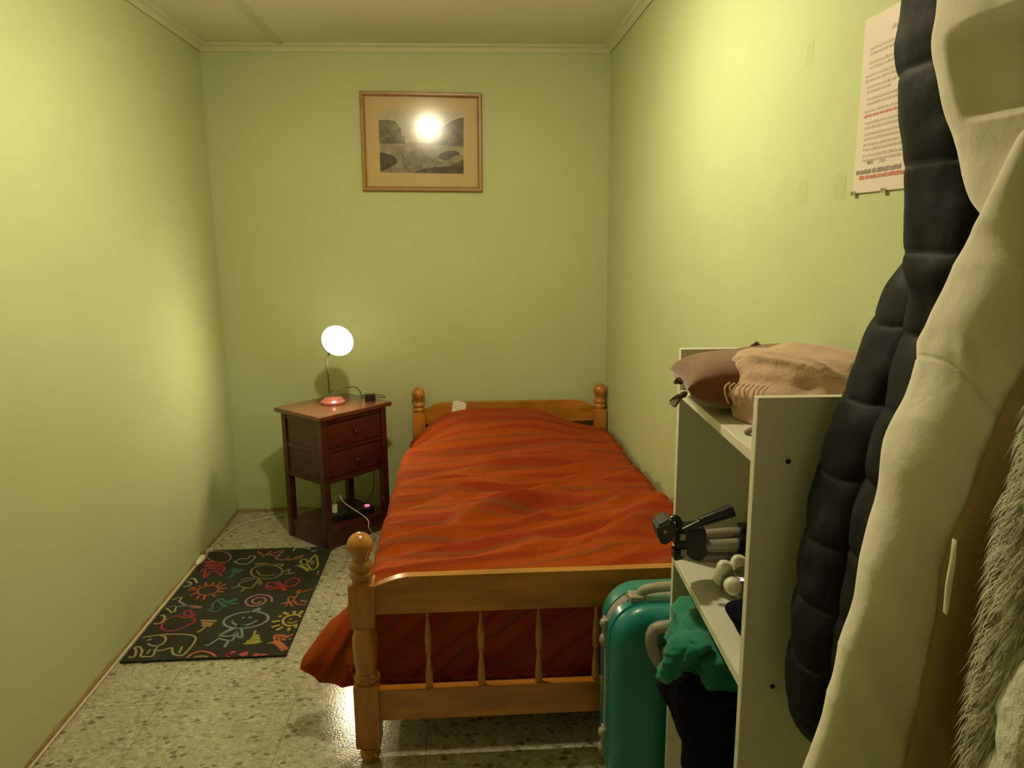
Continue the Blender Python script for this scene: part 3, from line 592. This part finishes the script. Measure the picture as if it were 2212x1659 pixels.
# ------------------------------------------------------------------ notice sheet on the right wall
nt_ = thing('notice_sheet', 'laminated white notice with grey text lines on the right wall', 'notice', (XR-.003, 1.33, 1.7))
y_a, y_b, z_t, z_b = 1.436, 1.225, 1.856, 1.547
bm = bmesh.new(); box(bm, (XR-.004, y_b, z_b), (XR-.0005, y_a, z_t)); obj('sheet', bm, 'paper', nt_, smooth=False)
bm = bmesh.new(); XT = XR-.0046
def tline(y0, y1, z, h, mi, gaps=True):
    y = y0
    while y > y1:
        wd = random.uniform(.006, .020); e = max(y-wd, y1)
        # each word: a row of tiny upright strokes and bars, unreadable at this distance
        yy = y
        while yy > e+.001:
            lw = random.uniform(.0012, .0020); hh = h*random.choice((.75, 1, 1, .85))
            bm.faces.new([bm.verts.new((XT, a_, b_)) for a_, b_ in ((yy, z), (yy-lw, z), (yy-lw, z+hh), (yy, z+hh))]).material_index = mi; yy -= lw+.0004
        y = e-(.0022 if gaps else .001)
for px, py, two, mi in ((1916, 62, 0, 0), (1885, 106, 1, 0), (1882, 137, 1, 0), (1875, 166, 1, 0), (1878, 189, 1, 0), (1877, 215, 1, 0), (1872, 242, 2, 0), (1873, 267, 1, 0), (1871, 291, 1, 0), (1869, 314, 1, 0), (1868, 337, 1, 0)):
    p = P(px, py, 0, XR)
    if not two: tline(1.345, 1.315, p.z-.006, .007, 0); continue
    tline(min(p.y, 1.425), 1.24, p.z-.003, .0048, mi); tline(min(p.y, 1.425), 1.245 if py != 189 else 1.335, p.z-.0115, .0048, 2 if two == 2 else mi)
p = P(1878, 352, 0, XR); tline(p.y, p.y-.022, p.z-.003, .006, 1); tline(p.y-.040, p.y-.06, p.z-.003, .006, 0)
p = P(1854, 374, 0, XR); tline(p.y, p.y-.010, p.z-.004, .0075, 1); tline(p.y-.013, p.y-.052, p.z-.004, .0085, 1, False); tline(p.y-.057, p.y-.069, p.z-.004, .0085, 1, False); tline(p.y-.073, p.y-.15, p.z-.004, .0085, 1)
p = P(1861, 382, 0, XR); tline(p.y, p.y-.15, p.z-.006, .0075, 2)
obj('printed_text', bm, ['ink', 'ink_dark', 'ink_red'], nt_, smooth=False)
for y in (1.430, 1.325):
    bm = bmesh.new(); box(bm, (XR-.008, y-.006, z_b-.004), (XR-.002, y+.006, z_b+.004), .002); obj('clip', bm, 'chrome', nt_)
# tape residue on wall: three faint marks
for (a_, b_, c_, d_) in ((1727, 390, 1742, 440), (1806, 375, 1824, 430), (1744, 95, 1756, 135)):
    p, q_ = P(a_, b_, 0, XR), P(c_, d_, 0, XR); bm = bmesh.new(); box(bm, (XR-.0003, q_.y, q_.z), (XR+.001, p.y, p.z)); o = obj('tape_mark', bm, 'stain', smooth=False); o['kind'] = 'structure'; o.name = 'trim_5'

# ------------------------------------------------------------------ bookshelf (open side towards the room, back on the right wall)
SX, SY0, SY1, SH, TH = .437, 1.085, 1.58, 1.230, .018
SM = Matrix.Translation((SX, SY0, 0)) @ Matrix.Rotation(-math.atan2(.023, .495), 4, 'Z'); SL, SD = .4955, .284
bs = thing('bookshelf', 'white laminate open bookshelf standing against the right wall', 'shelf', (.6, 1.33, 0))
def sb(lo, hi, bev=.0012): b_ = bmesh.new(); box(b_, lo, hi, bev, 1, 0, SM); return b_
for k, y in enumerate((0, SL)):
    pn = obj('side_panel', sb((0, y, 0), (SD, y+TH, SH)), 'white_lam', bs)
    if k == 0:
        for px, py in ((1703, 997), (1669, 1483)):
            p = P(px, py, 1, SY0-.003); p = SM @ Vector(((p-SM.translation).x, 0, p.z)); bm = bmesh.new(); lathe(bm, [(.0042, -.0009), (.0042, .002)], p, SM.to_3x3() @ Vector((0, 1, 0)), n=16); obj('dowel_hole', bm, 'dark', pn)
for z in (1.140, .748, .392, .06): obj('shelf_board', sb((.002, TH, z-TH), (SD-.004, SL, z)), 'white_lam', bs)
obj('back_panel', sb((SD-.004, TH, .04), (SD, SL, SH-.004)), 'white_lam', bs)
# cushion and throw on the top board
ZS = 1.140
cu = thing('cushion', 'brown velvet cushion with corner tassels on top of the bookshelf', 'cushion', (.56, 1.4, ZS))
cc = Vector((.572, 1.415, ZS+.054)); rot = -.12
bm = pillow_bm(cc, (.32, .23, .108), rot=rot, expo=3)
for v in bm.verts: v.co.z += max(0, .22*(v.co.x-.53))*.5; v.co.z = max(v.co.z, ZS+.001); v.co.x = min(v.co.x, XR-.02)
obj('cushion_cover', bm, 'brown', cu, angle=180)
def tassel(p, d, l=.035):
    bm = bmesh.new(); p = Vector(p); d = Vector(d).normalized(); lathe(bm, [(.003, -.004), (.006, .002), (.006, .008), (.004, .011)], p, d, n=12)
    for k in range(12):
        a = 2*PI*k/12; u, w_ = frame_of(d); o_ = (u*math.cos(a)+w_*math.sin(a))
        tube(bm, [p+d*.009+o_*.003, p+d*(l*.6)+o_*.006, p+d*l+o_*.008+Vector((0, 0, -.004))], .0011, 5, 3)
    obj('tassel', bm, 'tassel', cu)
tassel(P(1480, 850, 1, 1.36), P(1452, 868, 1, 1.34)-P(1480, 850, 1, 1.36)); tassel(P(1470, 826, 1, 1.45), P(1462, 818, 1, 1.46)-P(1470, 826, 1, 1.45), .012); tassel(P(1622, 752, 1, 1.46), P(1636, 745, 1, 1.46)-P(1622, 752, 1, 1.46), .02)
th_ = thing('fringed_throw', 'crumpled beige wool throw with fringe on top of the brown cushion', 'throw', (.64, 1.32, ZS))
def heap(c, s, fn, n=90, rot=0., flat=None):
    bm = bmesh.new(); rings = []; Rm = Matrix.Rotation(rot, 3, 'Z')
    for i in range(n//2+1):
        ph = -PI/2+PI*i/(n//2); ring = []
        for k in range(n):
            a = 2*PI*k/n; d = Vector((math.cos(ph)*math.cos(a), math.cos(ph)*math.sin(a), math.sin(ph)))
            q = Vector((math.copysign(abs(d[i_])**.8, d[i_])*s[i_] for i_ in range(3))); q = q*(1+fn(d, q)); q = Rm @ q + Vector(c)
            if flat is not None and q.z < flat: q.z = flat
            ring.append(bm.verts.new(q))
        rings.append(ring)
    for A_, B_ in zip(rings, rings[1:]):
        for k in range(n): bm.faces.new((A_[k], A_[(k+1) % n], B_[(k+1) % n], B_[k]))
    bmesh.ops.remove_doubles(bm, verts=bm.verts, dist=1e-5); return bm
def folds(amp, f, seed, ax=(1, .35, .6)):
    a = Vector(ax)
    def fn(d, q):
        w_ = q.x*a.x+q.y*a.y+q.z*a.z; v = nz3(w_*f+seed, d.x*1.3+seed, d.z*1.5); return amp*(1-abs(v)*3.2)+amp*.5*nz3(d.x*3, d.y*3, d.z*3+seed)
    return fn
obj('wool_cloth', heap((.612, 1.300, ZS+.052), (.120, .125, .078), folds(.11, 20, 4, (1, .2, .5)), 120, .35, flat=ZS+.001), 'beige', th_, angle=180)
obj('wool_fold', heap((.590, 1.350, ZS+.094), (.085, .090, .026), folds(.08, 14, 9), 90, .3), 'beige', th_, angle=180)
bm = bmesh.new()
for k in range(9):
    t = k/8; yy = 1.265-.08*t; a_ = P(1566+84*t, 836+9*t, 1, yy); b_ = P(1574+70*t+5*math.sin(k*1.9), 872+9*t, 1, yy-.002)
    m_ = (a_+b_)/2+Vector((-.003+.003*math.sin(k*2.3), -.003, .0)); tube(bm, [a_+Vector((.014, .016, .004)), a_, m_, b_], .0017, 6, 5)
obj('fringe', bm, 'beige', th_)
p = P(1622, 936, 2, ZS+.004); bm = bmesh.new(); tube(bm, [p+Vector((-.004, .01, -.002)), p+Vector((.002, 0, .006)), p+Vector((.012, -.012, .002)), p+Vector((.03, -.03, .0))], .005, 8)
tag(obj('strap', bm, 'grey_tag'), 'small grey strap end lying on the top board behind the near panel', 'strap')

# tripod on the middle board, head out over the front edge
ZMID = .748; YT = 1.47
tp = thing('camera_tripod', 'small folded tripod with black head and silver legs on the middle board', 'tripod', (.5, YT, ZMID))
T = lambda x, y, yy=YT: P(x, y, 1, yy)
LEGS = (((1500, 1158), (1616, 1148), 1.49), ((1500, 1181), (1612, 1174), 1.455), ((1502, 1205), (1616, 1204), 1.47))
for (a_, b_, yy) in LEGS:
    p, q_ = T(*a_, yy), T(*b_, yy); q2 = p+(q_-p)*1.55; q2.x = min(q2.x, XR-.02)
    for v in (p, q2): v.z = max(v.z, ZMID+.014)
    bm = bmesh.new(); tube(bm, [p, p.lerp(q2, .72)], .0125, 14, 1); tube(bm, [p.lerp(q2, .72), q2], .0095, 14, 1); lg = obj('leg', bm, 'alu', tp)
    bm = bmesh.new(); box(bm, (-.012, -.016, -.016), (.012, .016, .016), .004, 2, 0, Matrix.Translation(p.lerp(q2, .60))); obj('leg_clamp', bm, 'blackplas', lg)
bm = bmesh.new()
prism(bm, [T(x, y, YT-.03) for x, y in ((1462, 1148), (1524, 1142), (1528, 1162), (1522, 1178), (1532, 1196), (1516, 1214), (1496, 1212), (1486, 1196), (1470, 1192), (1458, 1180))], (0, .05, 0)); bmesh.ops.bevel(bm, geom=list(bm.edges), offset=.003, segments=2, affect='EDGES'); obj('collar', bm, 'blackplas', tp)
bm = bmesh.new(); prism(bm, [T(x, y, YT-.035) for x, y in ((1456, 1190), (1476, 1192), (1480, 1208), (1458, 1214))], (0, .03, 0)); bmesh.ops.bevel(bm, geom=list(bm.edges), offset=.003, segments=2, affect='EDGES'); obj('clamp_knob', bm, 'blackplas', tp)
bm = bmesh.new(); prism(bm, [T(x, y, YT-.045) for x, y in ((1420, 1138), (1450, 1122), (1466, 1142), (1458, 1166), (1434, 1183), (1424, 1166))], (0, .055, 0)); bmesh.ops.bevel(bm, geom=list(bm.edges), offset=.005, segments=3, affect='EDGES'); obj('pan_head', bm, 'darkgreen', tp)
bm = bmesh.new(); lathe(bm, [(.0035, 0), (.0035, .003)], T(1436, 1148, YT-.046), (0, -1, 0), n=12); obj('screw', bm, 'alu', tp)
bm = bmesh.new(); tube(bm, [T(1450, 1122, YT-.02), T(1460, 1119, YT-.02), T(1468, 1130, YT-.02), T(1464, 1140, YT-.02)], .007, 10); obj('lock_lever', bm, 'blackplas', tp)
bm = bmesh.new(); tube(bm, [T(1476, 1146, YT-.05), T(1512, 1128, YT-.05)], .006, 12, 1); tube(bm, [T(1512, 1128, YT-.05), T(1583, 1102, YT-.05)], .0105, 16, 1, taper=1.3); obj('pan_handle', bm, 'blackplas', tp)
for x, y in ((1475, 1160), (1477, 1194)):
    bm = bmesh.new(); box(bm, (-.006, -.003, -.007), (.006, .003, .007), .001, 1, 0, Matrix.Translation(T(x, y, YT-.034))); obj('label_plate', bm, 'greyplas', tp)
# white pots in a clear bag
pots = ((1562, 1236, 1.40, .016, .050, (.15, -.2, 1), 'upright white pot at the left inside the clear bag'), (1592, 1228, 1.40, .017, .056, (.25, -.1, 1), 'upright white pot inside the clear bag closest to the near shelf panel'), (1583, 1266, 1.33, .017, .030, (-.25, -.9, .35), 'white pot lying on its side with round lid facing out of the bag'))
for k, (px, py, yy, r, h, ax, lb) in enumerate(pots):
    c = P(px, py, 1, yy); c.z = max(c.z, ZMID+(.03 if k < 2 else .024)); ax = Vector(ax).normalized(); bm = bmesh.new(); lathe(bm, [(r*.8, -h/2), (r, -h/2+.004), (r, h/2-.01), (r*.85, h/2-.004), (r*.5, h/2)], c, ax, n=24)
    p_ = obj('pot', bm, 'shade'); tag(p_, lb, 'pot')
bm = heap((.572, 1.385, ZMID+.032), (.062, .075, .034), folds(.10, 30, 2, (1, 1, 1)), 70, .4, flat=ZMID+.0008); tag(obj('plastic_bag', bm, 'bag', angle=30), 'clear plastic bag around white pots on the middle board', 'bag')
# black pouch
bm = loft(rows_px([(1569, 1286, .66, 1.225, .045), (1566, 1300, .66, 1.225, .055), (1582, 1330, .66, 1.220, .055), (1596, 1368, .66, 1.215, .05)], .3), 30, 40, 3)
zs = [v.co.z for v in bm.verts]; zmin, zmax = min(zs), max(zs)
for v in bm.verts: v.co.z = ZMID+.001+(v.co.z-zmin)/(zmax-zmin)*.062
tag(obj('pouch', bm, 'navy'), 'black soft pouch on the middle board near the front panel', 'pouch')

# clothes on the lower board
def cl(amp, s1, seed): return lambda th, z, x, y: amp*(1-2.6*abs(nz3(x*s1+seed, z*s1*.8-x*4, y*s1)))+amp*.4*nz3(x*40, y*40, z*30+seed)
rb_ = rows_px([(1500, 1405, .62, 1.36, .09), (1455, 1425, .66, 1.34, .12), (1438, 1445, .68, 1.34, .14), (1431, 1480, .69, 1.34, .145), (1437, 1508, .69, 1.34, .145), (1454, 1528, .66, 1.34, .13), (1468, 1565, .62, 1.34, .12), (1476, 1600, .60, 1.34, .12), (1473, 1632, .60, 1.34, .12), (1484, 1650, .58, 1.34, .12)], .1)
rb_ = [(z, xl, xr, yc, ry) for z, xl, xr, yc, ry in rb_]
bm = loft(rb_, 90, 90, 2.4, cl(.010, 8, 3))
for v in bm.verts:   # the part behind the front edge rests on the board, the rest hangs over it
    v.co.z = max(v.co.z, .3935)
ng = tag(obj('dark_garment', bm, 'navy', angle=180), 'near black garment bunched on the lower board of the bookshelf', 'clothes')
rt = rows_px([(1500, 1303, .60, 1.42, .05), (1474, 1318, .66, 1.40, .10), (1462, 1345, .68, 1.37, .13), (1464, 1372, .69, 1.36, .14), (1458, 1395, .69, 1.36, .14), (1475, 1415, .66, 1.35, .12), (1505, 1428, .62, 1.35, .10)], .2)
gt = thing('green_garment', 'bright green crumpled garment stuffed above the dark clothes in the bookshelf', 'clothes', (.56, 1.33, .62))
zc_ = .726
bm = loft(rt, 80, 90, 2.2, lambda th, z, x, y: .017*(1-2.8*abs(nz3(x*15+8, z*15-x*6, y*15)))+.008*(1-3*abs(nz3(x*38, z*34+x*15, y*34))))
for v in bm.verts: v.co.z = min(v.co.z, zc_)
obj('crumpled_body', bm, 'tealcloth', gt, angle=180)
sl = rows_px([(1478, 1368, 10.05, 1.30, .02), (1460, 1380, 10.060, 1.29, .03), (1444, 1398, 10.055, 1.285, .03), (1435, 1420, 10.042, 1.28, .03), (1430, 1448, 10.026, 1.28, .025), (1428, 1470, 10.010, 1.28, .015)], .2)
bm = loft(sl, 60, 60, 2.1, lambda th, z, x, y: .008*(1-2.8*abs(nz3(x*22+5, z*14-x*9, y*22)))+.004*(1-3*abs(nz3(x*60, z*30+x*30, y*50)))); obj('hanging_sleeve', bm, 'tealcloth', gt, angle=180)
p = P(1510, 1668, 2, .393); bm = bmesh.new(); box(bm, (p.x-.006, p.y-.03, .3932), (p.x+.03, p.y+.02, .412), .005, 3)
tag(obj('white_packet', bm, 'white'), 'white packet peeping out below the dark garment', 'packet')

# ------------------------------------------------------------------ suitcase
sc_ = thing('suitcase', 'teal hard shell suitcase with grey handles standing between bed foot and bookshelf', 'suitcase', (.53, 1.71, 0))
SX0, SX1, SZ0, SZ1 = .336, .715, .030, .582
def rrect(x0, x1, z0, z1, r, n=10):
    out = []
    for cx, cz, a0 in ((x1-r, z1-r, 0), (x0+r, z1-r, PI/2), (x0+r, z0+r, PI), (x1-r, z0+r, 1.5*PI)):
        for i in range(n+1): a = a0+PI/2*i/n; out.append((cx+r*math.cos(a), cz+r*math.sin(a)))
    return out
def shell(stations, flute=0):
    """stations: (y, inset, radius)"""
    bm = bmesh.new(); rings = []
    for y, ins, r in stations: rings.append([bm.verts.new((x, y, z)) for x, z in rrect(SX0+ins, SX1-ins, SZ0+ins, SZ1-ins, r)])
    n = len(rings[0])
    for A_, B_ in zip(rings, rings[1:]):
        for k in range(n): bm.faces.new((A_[k], A_[(k+1) % n], B_[(k+1) % n], B_[k]))
    bm.faces.new(rings[0]); bm.faces.new(rings[-1][::-1]); return bm
YS = 1.638
obj('front_shell', shell([(YS, .050, .055), (YS+.003, .030, .07), (YS+.010, .016, .08), (YS+.022, .006, .09), (YS+.034, .001, .095), (YS+.045, .001, .095), (YS+.050, .006, .09), (YS+.054, .006, .09), (YS+.058, 0, .095), (YS+.085, 0, .095)]), 'teal', sc_, angle=30)
obj('zip_band', shell([(YS+.085, .004, .092), (YS+.089, .001, .095), (YS+.118, .001, .095), (YS+.122, .004, .092)]), 'greyzip', sc_)
obj('back_shell', shell([(YS+.122, 0, .095), (YS+.17, .002, .095), (YS+.19, .008, .09), (YS+.20, .025, .08), (YS+.205, .05, .06)]), 'teal', sc_, angle=30)
bm = bmesh.new(); mx = .520
tube(bm, [(mx-.105, YS+.085, SZ1-.004), (mx-.092, YS+.075, SZ1+.020), (mx-.050, YS+.070, SZ1+.030), (mx+.05, YS+.070, SZ1+.030), (mx+.092, YS+.075, SZ1+.020), (mx+.105, YS+.085, SZ1-.004)], .0125, 12); obj('top_handle', bm, 'greyplas', sc_)
for s_ in (-1, 1):
    bm = bmesh.new(); box(bm, (mx+s_*.112-.018, YS+.06, SZ1-.012), (mx+s_*.112+.018, YS+.10, SZ1+.010), .006, 3); obj('handle_mount', bm, 'greyplas', sc_)
bm = bmesh.new(); lathe(bm, [(.010, 0), (.009, .004), (.004, .005)], (mx-.128, YS+.085, SZ1+.001), n=16); obj('zip_lock', bm, 'chrome', sc_)
# recessed grey grip on the face
bm = bmesh.new()
ring_o = [(.082, .03), (.070, -.02), (.035, -.062), (-.035, -.062), (-.070, -.02), (-.084, .03), (-.070, .062), (0, .066), (.070, .062)]
pth = [Vector((mx-.012+x*.95, YS-.004, .485+z*.92)) for x, z in ring_o]; tube(bm, pth+[pth[0]], .0155, 12, 6); obj('face_grip', bm, 'greyplas', sc_)
bm = bmesh.new(); tube(bm, [(mx-.068, YS+.006, .470), (mx-.045, YS-.012, .490), (mx-.0, YS-.020, .500), (mx+.045, YS-.012, .490), (mx+.06, YS+.006, .470)], .014, 12); obj('pull_bar', bm, 'greyplas', sc_)
for z in (.475, .165):
    bm = bmesh.new(); x = SX0
    for dz, r_ in ((.028, .013), (-.018, .016)): lathe(bm, [(r_, -.004), (r_, .006), (r_*.8, .012), (r_*.3, .015)], (x, YS+.10, z+dz), (-1, 0, 0), n=20)
    box(bm, (x-.005, YS+.085, z-.035), (x+.002, YS+.115, z+.042), .002); obj('side_foot', bm, 'greyplas', sc_)
for x in (SX0+.06, SX1-.06):
    for y in (YS+.035, YS+.17):
        bm = bmesh.new(); lathe(bm, [(.016, -.008), (.019, -.005), (.019, .005), (.016, .008)], (x, y, .0193), (1, 0, 0), n=20); w_ = obj('wheel', bm, 'blackplas', sc_)
        bm = bmesh.new(); box(bm, (x-.012, y-.010, .030), (x+.012, y+.010, .042), .002); obj('wheel_fork', bm, 'greyplas', w_)

# ------------------------------------------------------------------ hanging clothes on the right wall
rk = thing('coat_rack', 'wooden coat rack fixed high on the right wall holding the coats', 'coat rack', (XR, .7, 1.95))
bm = bmesh.new(); box(bm, (XR-.02, .25, 1.92), (XR-.001, 1.05, 2.0), .004); obj('board', bm, 'pine', rk)
for y in (.42, .63, .84):
    bm = bmesh.new(); tube(bm, [(XR-.02, y, 1.965), (XR-.06, y, 1.955), (XR-.085, y, 1.965), (XR-.09, y, 1.99)], .006, 10); obj('hook', bm, 'chrome', rk)
XW = XR-.006
def puff(k, sp_, amp, slope):
    def fn(th, z, x, y):
        s = (z+slope*(x-.45)+k)/sp_; f = s-math.floor(s); q = (4*f*(1-f))**.27
        return amp*q+.0045*nz3(x*16, y*16, z*22)+.003*nz3(x*40, y*30, z*12)
    return fn
pf = thing('puffer_jacket', 'black quilted puffer jacket hanging on the right wall behind the white coat', 'jacket', (XR-.1, .85, .9))
body = [(2000, -150, XW, .84, .05), (1955, -60, XW, .84, .075), (1936, 20, XW, .84, .09), (1930, 130, XW, .84, .10), (1938, 300, XW, .84, .10), (1948, 430, XW, .84, .10), (1945, 575, XW, .84, .10), (1960, 650, XW, .84, .10), (1935, 750, XW, .84, .10), (1900, 880, XW, .84, .10), (1862, 1000, XW, .84, .10), (1832, 1150, XW, .84, .10), (1808, 1300, XW, .84, .10), (1792, 1430, XW, .84, .10), (1800, 1530, XW, .84, .09), (1830, 1590, XW, .84, .07)]
obj('jacket_body', loft(rows_px(body), 260, 110, 2.6, puff(0, .098, .009, .22)), 'puffer', pf, angle=180)
slv = [(1985, 520, 10.08, .965, .04), (1950, 570, 10.12, .965, .06), (1902, 640, 10.13, .97, .07), (1868, 720, 10.13, .97, .075), (1840, 800, 10.125, .97, .075), (1806, 890, 10.12, .97, .075), (1768, 1000, 10.12, .97, .075), (1741, 1110, 10.115, .97, .075), (1720, 1250, 10.115, .97, .075), (1701, 1400, 10.11, .97, .07), (1697, 1490, 10.11, .97, .065), (1712, 1540, 10.10, .97, .055), (1745, 1580, 10.08, .97, .035)]
obj('sleeve', loft(rows_px(slv), 260, 90, 2.3, puff(.03, .088, .009, -.55)), 'puffer', pf, angle=180)
wc = thing('white_coat', 'cream white cotton coat with hood hanging in front of the black puffer jacket', 'coat', (XR-.1, .66, .8))
def wfold(a1, a2, seed):
    def fn(th, z, x, y):
        f = nz3(th*1.6+seed, z*1.1, seed); g = nz3((x+.45*z)*16+seed, y*5, z*2.2)
        return a1*f+a2*(1-2.4*abs(g))+.003*nz3(x*26+seed, y*20, z*18)
    return fn
wb = [(px, py, XW, .578+ry, ry) for px, py, ry in ((2290, 150, .008), (2240, 240, .014), (2190, 325, .020), (2150, 395, .026), (2119, 470, .038), (2095, 515, .050), (2055, 570, .056), (2012, 655, .060), (1986, 740, .062), (1950, 850, .060), (1911, 950, .056), (1889, 1090, .048), (1861, 1200, .040), (1827, 1330, .034), (1807, 1420, .030), (1776, 1540, .028), (1743, 1625, .032), (1722, 1680, .036), (1705, 1800, .04), (1730, 1900, .04))]
q0, q1 = P(2003, 700, 1, .63), P(2112, 772, 1, .578); qs = (q1.z-q0.z)/(q1.x-q0.x)
wf = wfold(.006, .0045, 2)
def bodyf(th, z, x, y):
    v = wf(th, z, x, y)
    if x < .54: zs = q0.z+qs*(x-q0.x); v -= .0022*math.exp(-((z-zs)/.0020)**2); v += .0045*math.exp(-((z-zs-.022)/.014)**2)*(nz3(x*70, y*60, z*12)+.2)
    return v
obj('coat_body', loft(rows_px(wb, .5), 420, 200, 3.0, bodyf), 'cream_cloth', wc, angle=180)
hb = [(2100, -200, XW, .63, .05), (2055, -110, XW, .63, .085), (2044, -20, XW, .63, .10), (2038, 90, XW, .63, .105), (2050, 200, XW, .63, .105), (2074, 300, XW, .63, .10), (2095, 370, XW, .63, .09), (2108, 430, XW, .63, .07), (2122, 478, XW, .63, .045)]
FE = []   # creases of the hood and shoulder: end points, height (minus = hollow), width
for (ax_, ay_, bx_, by_, am, wd) in ((2112, 70, 2150, -30, -.026, .010), (2092, 62, 2125, 42, .012, .006), (2095, 262, 2230, 232, .034, .015), (2128, 55, 2175, 0, .022, .006), (2150, 350, 2225, 308, -.045, .020), (2112, 410, 2175, 300, -.042, .014), (2112, 462, 2225, 362, .036, .012), (2140, 478, 2225, 402, .024, .008), (2078, 190, 2095, 175, -.008, .010), (2075, 262, 2100, 250, .007, .008), (2060, 130, 2064, 150, -.006, .012)):
    FE.append((P(ax_, ay_, 1, .54), P(bx_, by_, 1, .54), am, wd))
HC = P(2232, 108, 1, .54)
def hoodf(th, z, x, y):
    v = .006*nz3(x*9-2, y*9, z*10+4)+.0035*nz3(x*24, y*20, z*26)
    k = min(max(-math.sin(th)*1.6+.25, 0), 1)
    e = math.hypot(x-HC.x, z-HC.z)/.046; e = min(max((1.08-e)/.30, 0), 1); v -= k*.075*e*e*(3-2*e)
    for a_, b_, am, wd in FE:
        dx, dz = b_.x-a_.x, b_.z-a_.z; t = min(max(((x-a_.x)*dx+(z-a_.z)*dz)/(dx*dx+dz*dz), 0), 1)
        d = math.hypot(x-a_.x-t*dx, z-a_.z-t*dz); v += k*am*math.exp(-(d/wd)**2)
    return v
obj('hood', loft(rows_px(hb, .4), 200, 220, 3.6, hoodf), 'cream_cloth', wc, angle=180)
# darker tan panel over the front of the coat
bm = bmesh.new()
tan_rows = [(2300, 640, XW, .578, .008), (2235, 750, XW, .578, .010), (2180, 850, XW, .578, .012), (2125, 960, XW, .578, .014), (2082, 1080, XW, .578, .014), (2040, 1180, XW, .578, .014), (2010, 1330, XW, .575, .016), (1975, 1480, XW, .572, .018), (1945, 1600, XW, .57, .018), (1925, 1760, XW, .57, .018)]
obj('tan_panel', loft(rows_px(tan_rows), 120, 60, 2.4, wfold(.004, .003, 7)), 'tan_panel', wc, angle=180)
bm = bmesh.new(); sp_ = [P(x, y, 1, .552) for x, y in ((2062, 1165), (2058, 1210), (2050, 1260), (2045, 1300), (2041, 1325))]
path = smooth_path(sp_, 6); rings = []
for i, p in enumerate(path):
    t = i/(len(path)-1); wd = .0022*math.sin(PI*min(max(t, .02), .98))**.7
    rings.append([bm.verts.new(p+Vector((wd*math.cos(a), .003*math.sin(a), 0))) for a in [2*PI*k/10 for k in range(10)]])
for A_, B_ in zip(rings, rings[1:]):
    for k in range(10): bm.faces.new((A_[k], A_[(k+1) % 10], B_[(k+1) % 10], B_[k]))
bm.faces.new(rings[0]); bm.faces.new(rings[-1][::-1]); obj('placket_edge', bm, 'cream_cloth', wc)
# fur and fleece in the near right corner
fc = thing('fleece_jacket', 'fluffy cream fleece jacket with fur trim at the right edge nearest the camera', 'jacket', (XR-.1, .45, .9))
fl = [(2250, 1290, XW, .455, .03), (2212, 1325, XW, .455, .045), (2172, 1385, XW, .455, .06), (2147, 1450, XW, .455, .065), (2123, 1520, XW, .455, .065), (2102, 1600, XW, .455, .065), (2088, 1660, XW, .455, .065), (2075, 1800, XW, .455, .065)]
obj('fleece_body', loft(rows_px(fl), 120, 90, 2.4, lambda th, z, x, y: .006*(1-2*abs(nz3(x*20, y*20, z*24)))+.003*nz3(x*60, y*60, z*60)), 'fleece', fc, angle=180)
fu = [(2240, 820, XW, .50, .02), (2196, 900, XW, .50, .035), (2180, 980, XW, .50, .045), (2150, 1060, XW, .50, .05), (2135, 1150, XW, .50, .05), (2122, 1250, XW, .50, .045), (2108, 1350, XW, .50, .04), (2095, 1450, XW, .50, .035), (2085, 1560, XW, .50, .03), (2075, 1680, XW, .50, .03)]
fr_rows = sorted(rows_px(fu)); bm = loft(fr_rows, 100, 60, 2.2, lambda th, z, x, y: .004*nz3(x*30, y*30, z*14)); bm.faces.ensure_lookup_table()
tr = obj('fur_trim', bm, 'fur', fc, angle=180)
bm = bmesh.new(); rnd = random.Random(4)
for k in range(4200):
    z = rnd.uniform(fr_rows[0][0], fr_rows[-1][0]); xl, xr, yc, ry = cr(fr_rows, z); th = rnd.uniform(PI*.8, PI*1.75); rx = (xr-xl)/2
    c, s_ = math.cos(th), math.sin(th); p = Vector(((xl+xr)/2+rx*math.copysign(abs(c)**.9, c), yc+ry*math.copysign(abs(s_)**.9, s_), z))
    if p.x > .66: continue
    out = Vector((c*.8, s_, 0)).normalized(); l = rnd.uniform(.018, .034)
    d = (Vector((-.30+rnd.uniform(-.15, .2), 0, -1))+out*rnd.uniform(.12, .5)).normalized(); clump = nz3(p.x*40, p.y*40, p.z*25)
    d = (d+Vector((clump*.5, clump*.2, 0))).normalized(); sd = d.cross(out).normalized()*rnd.uniform(.0004, .0009)
    a_, b_ = p-out*.002, p+d*l*.55+out*.003; e_ = p+d*l
    v = [bm.verts.new(q_) for q_ in (a_-sd, a_+sd, b_+sd*.8, b_-sd*.8, e_)]; bm.faces.new(v[:4]); bm.faces.new((v[3], v[2], v[4]))
ho = obj('fur_strands', bm, 'fur', tr, smooth=False); ho['kind'] = 'stuff'

# ------------------------------------------------------------------ world and view
w = bpy.data.worlds.new('world'); bpy.context.scene.world = w; w.use_nodes = True
w.node_tree.nodes['Background'].inputs[0].default_value = (.02, .016, .01, 1); w.node_tree.nodes['Background'].inputs[1].default_value = .1
S_ = bpy.context.scene; S_.view_settings.view_transform = 'Standard'; S_.view_settings.look = 'None'; S_.view_settings.gamma = 1; S_.view_settings.exposure = .34; S_.view_settings.use_curve_mapping = False
S_.cycles.use_denoising = True; S_.cycles.max_bounces = 7; S_.cycles.diffuse_bounces = 4; S_.cycles.glossy_bounces = 3; S_.cycles.use_adaptive_sampling = True; S_.cycles.adaptive_threshold = .1; S_.cycles.adaptive_min_samples = 16; S_.cycles.sample_clamp_indirect = 8; S_.cycles.caustics_reflective = False; S_.cycles.caustics_refractive = False
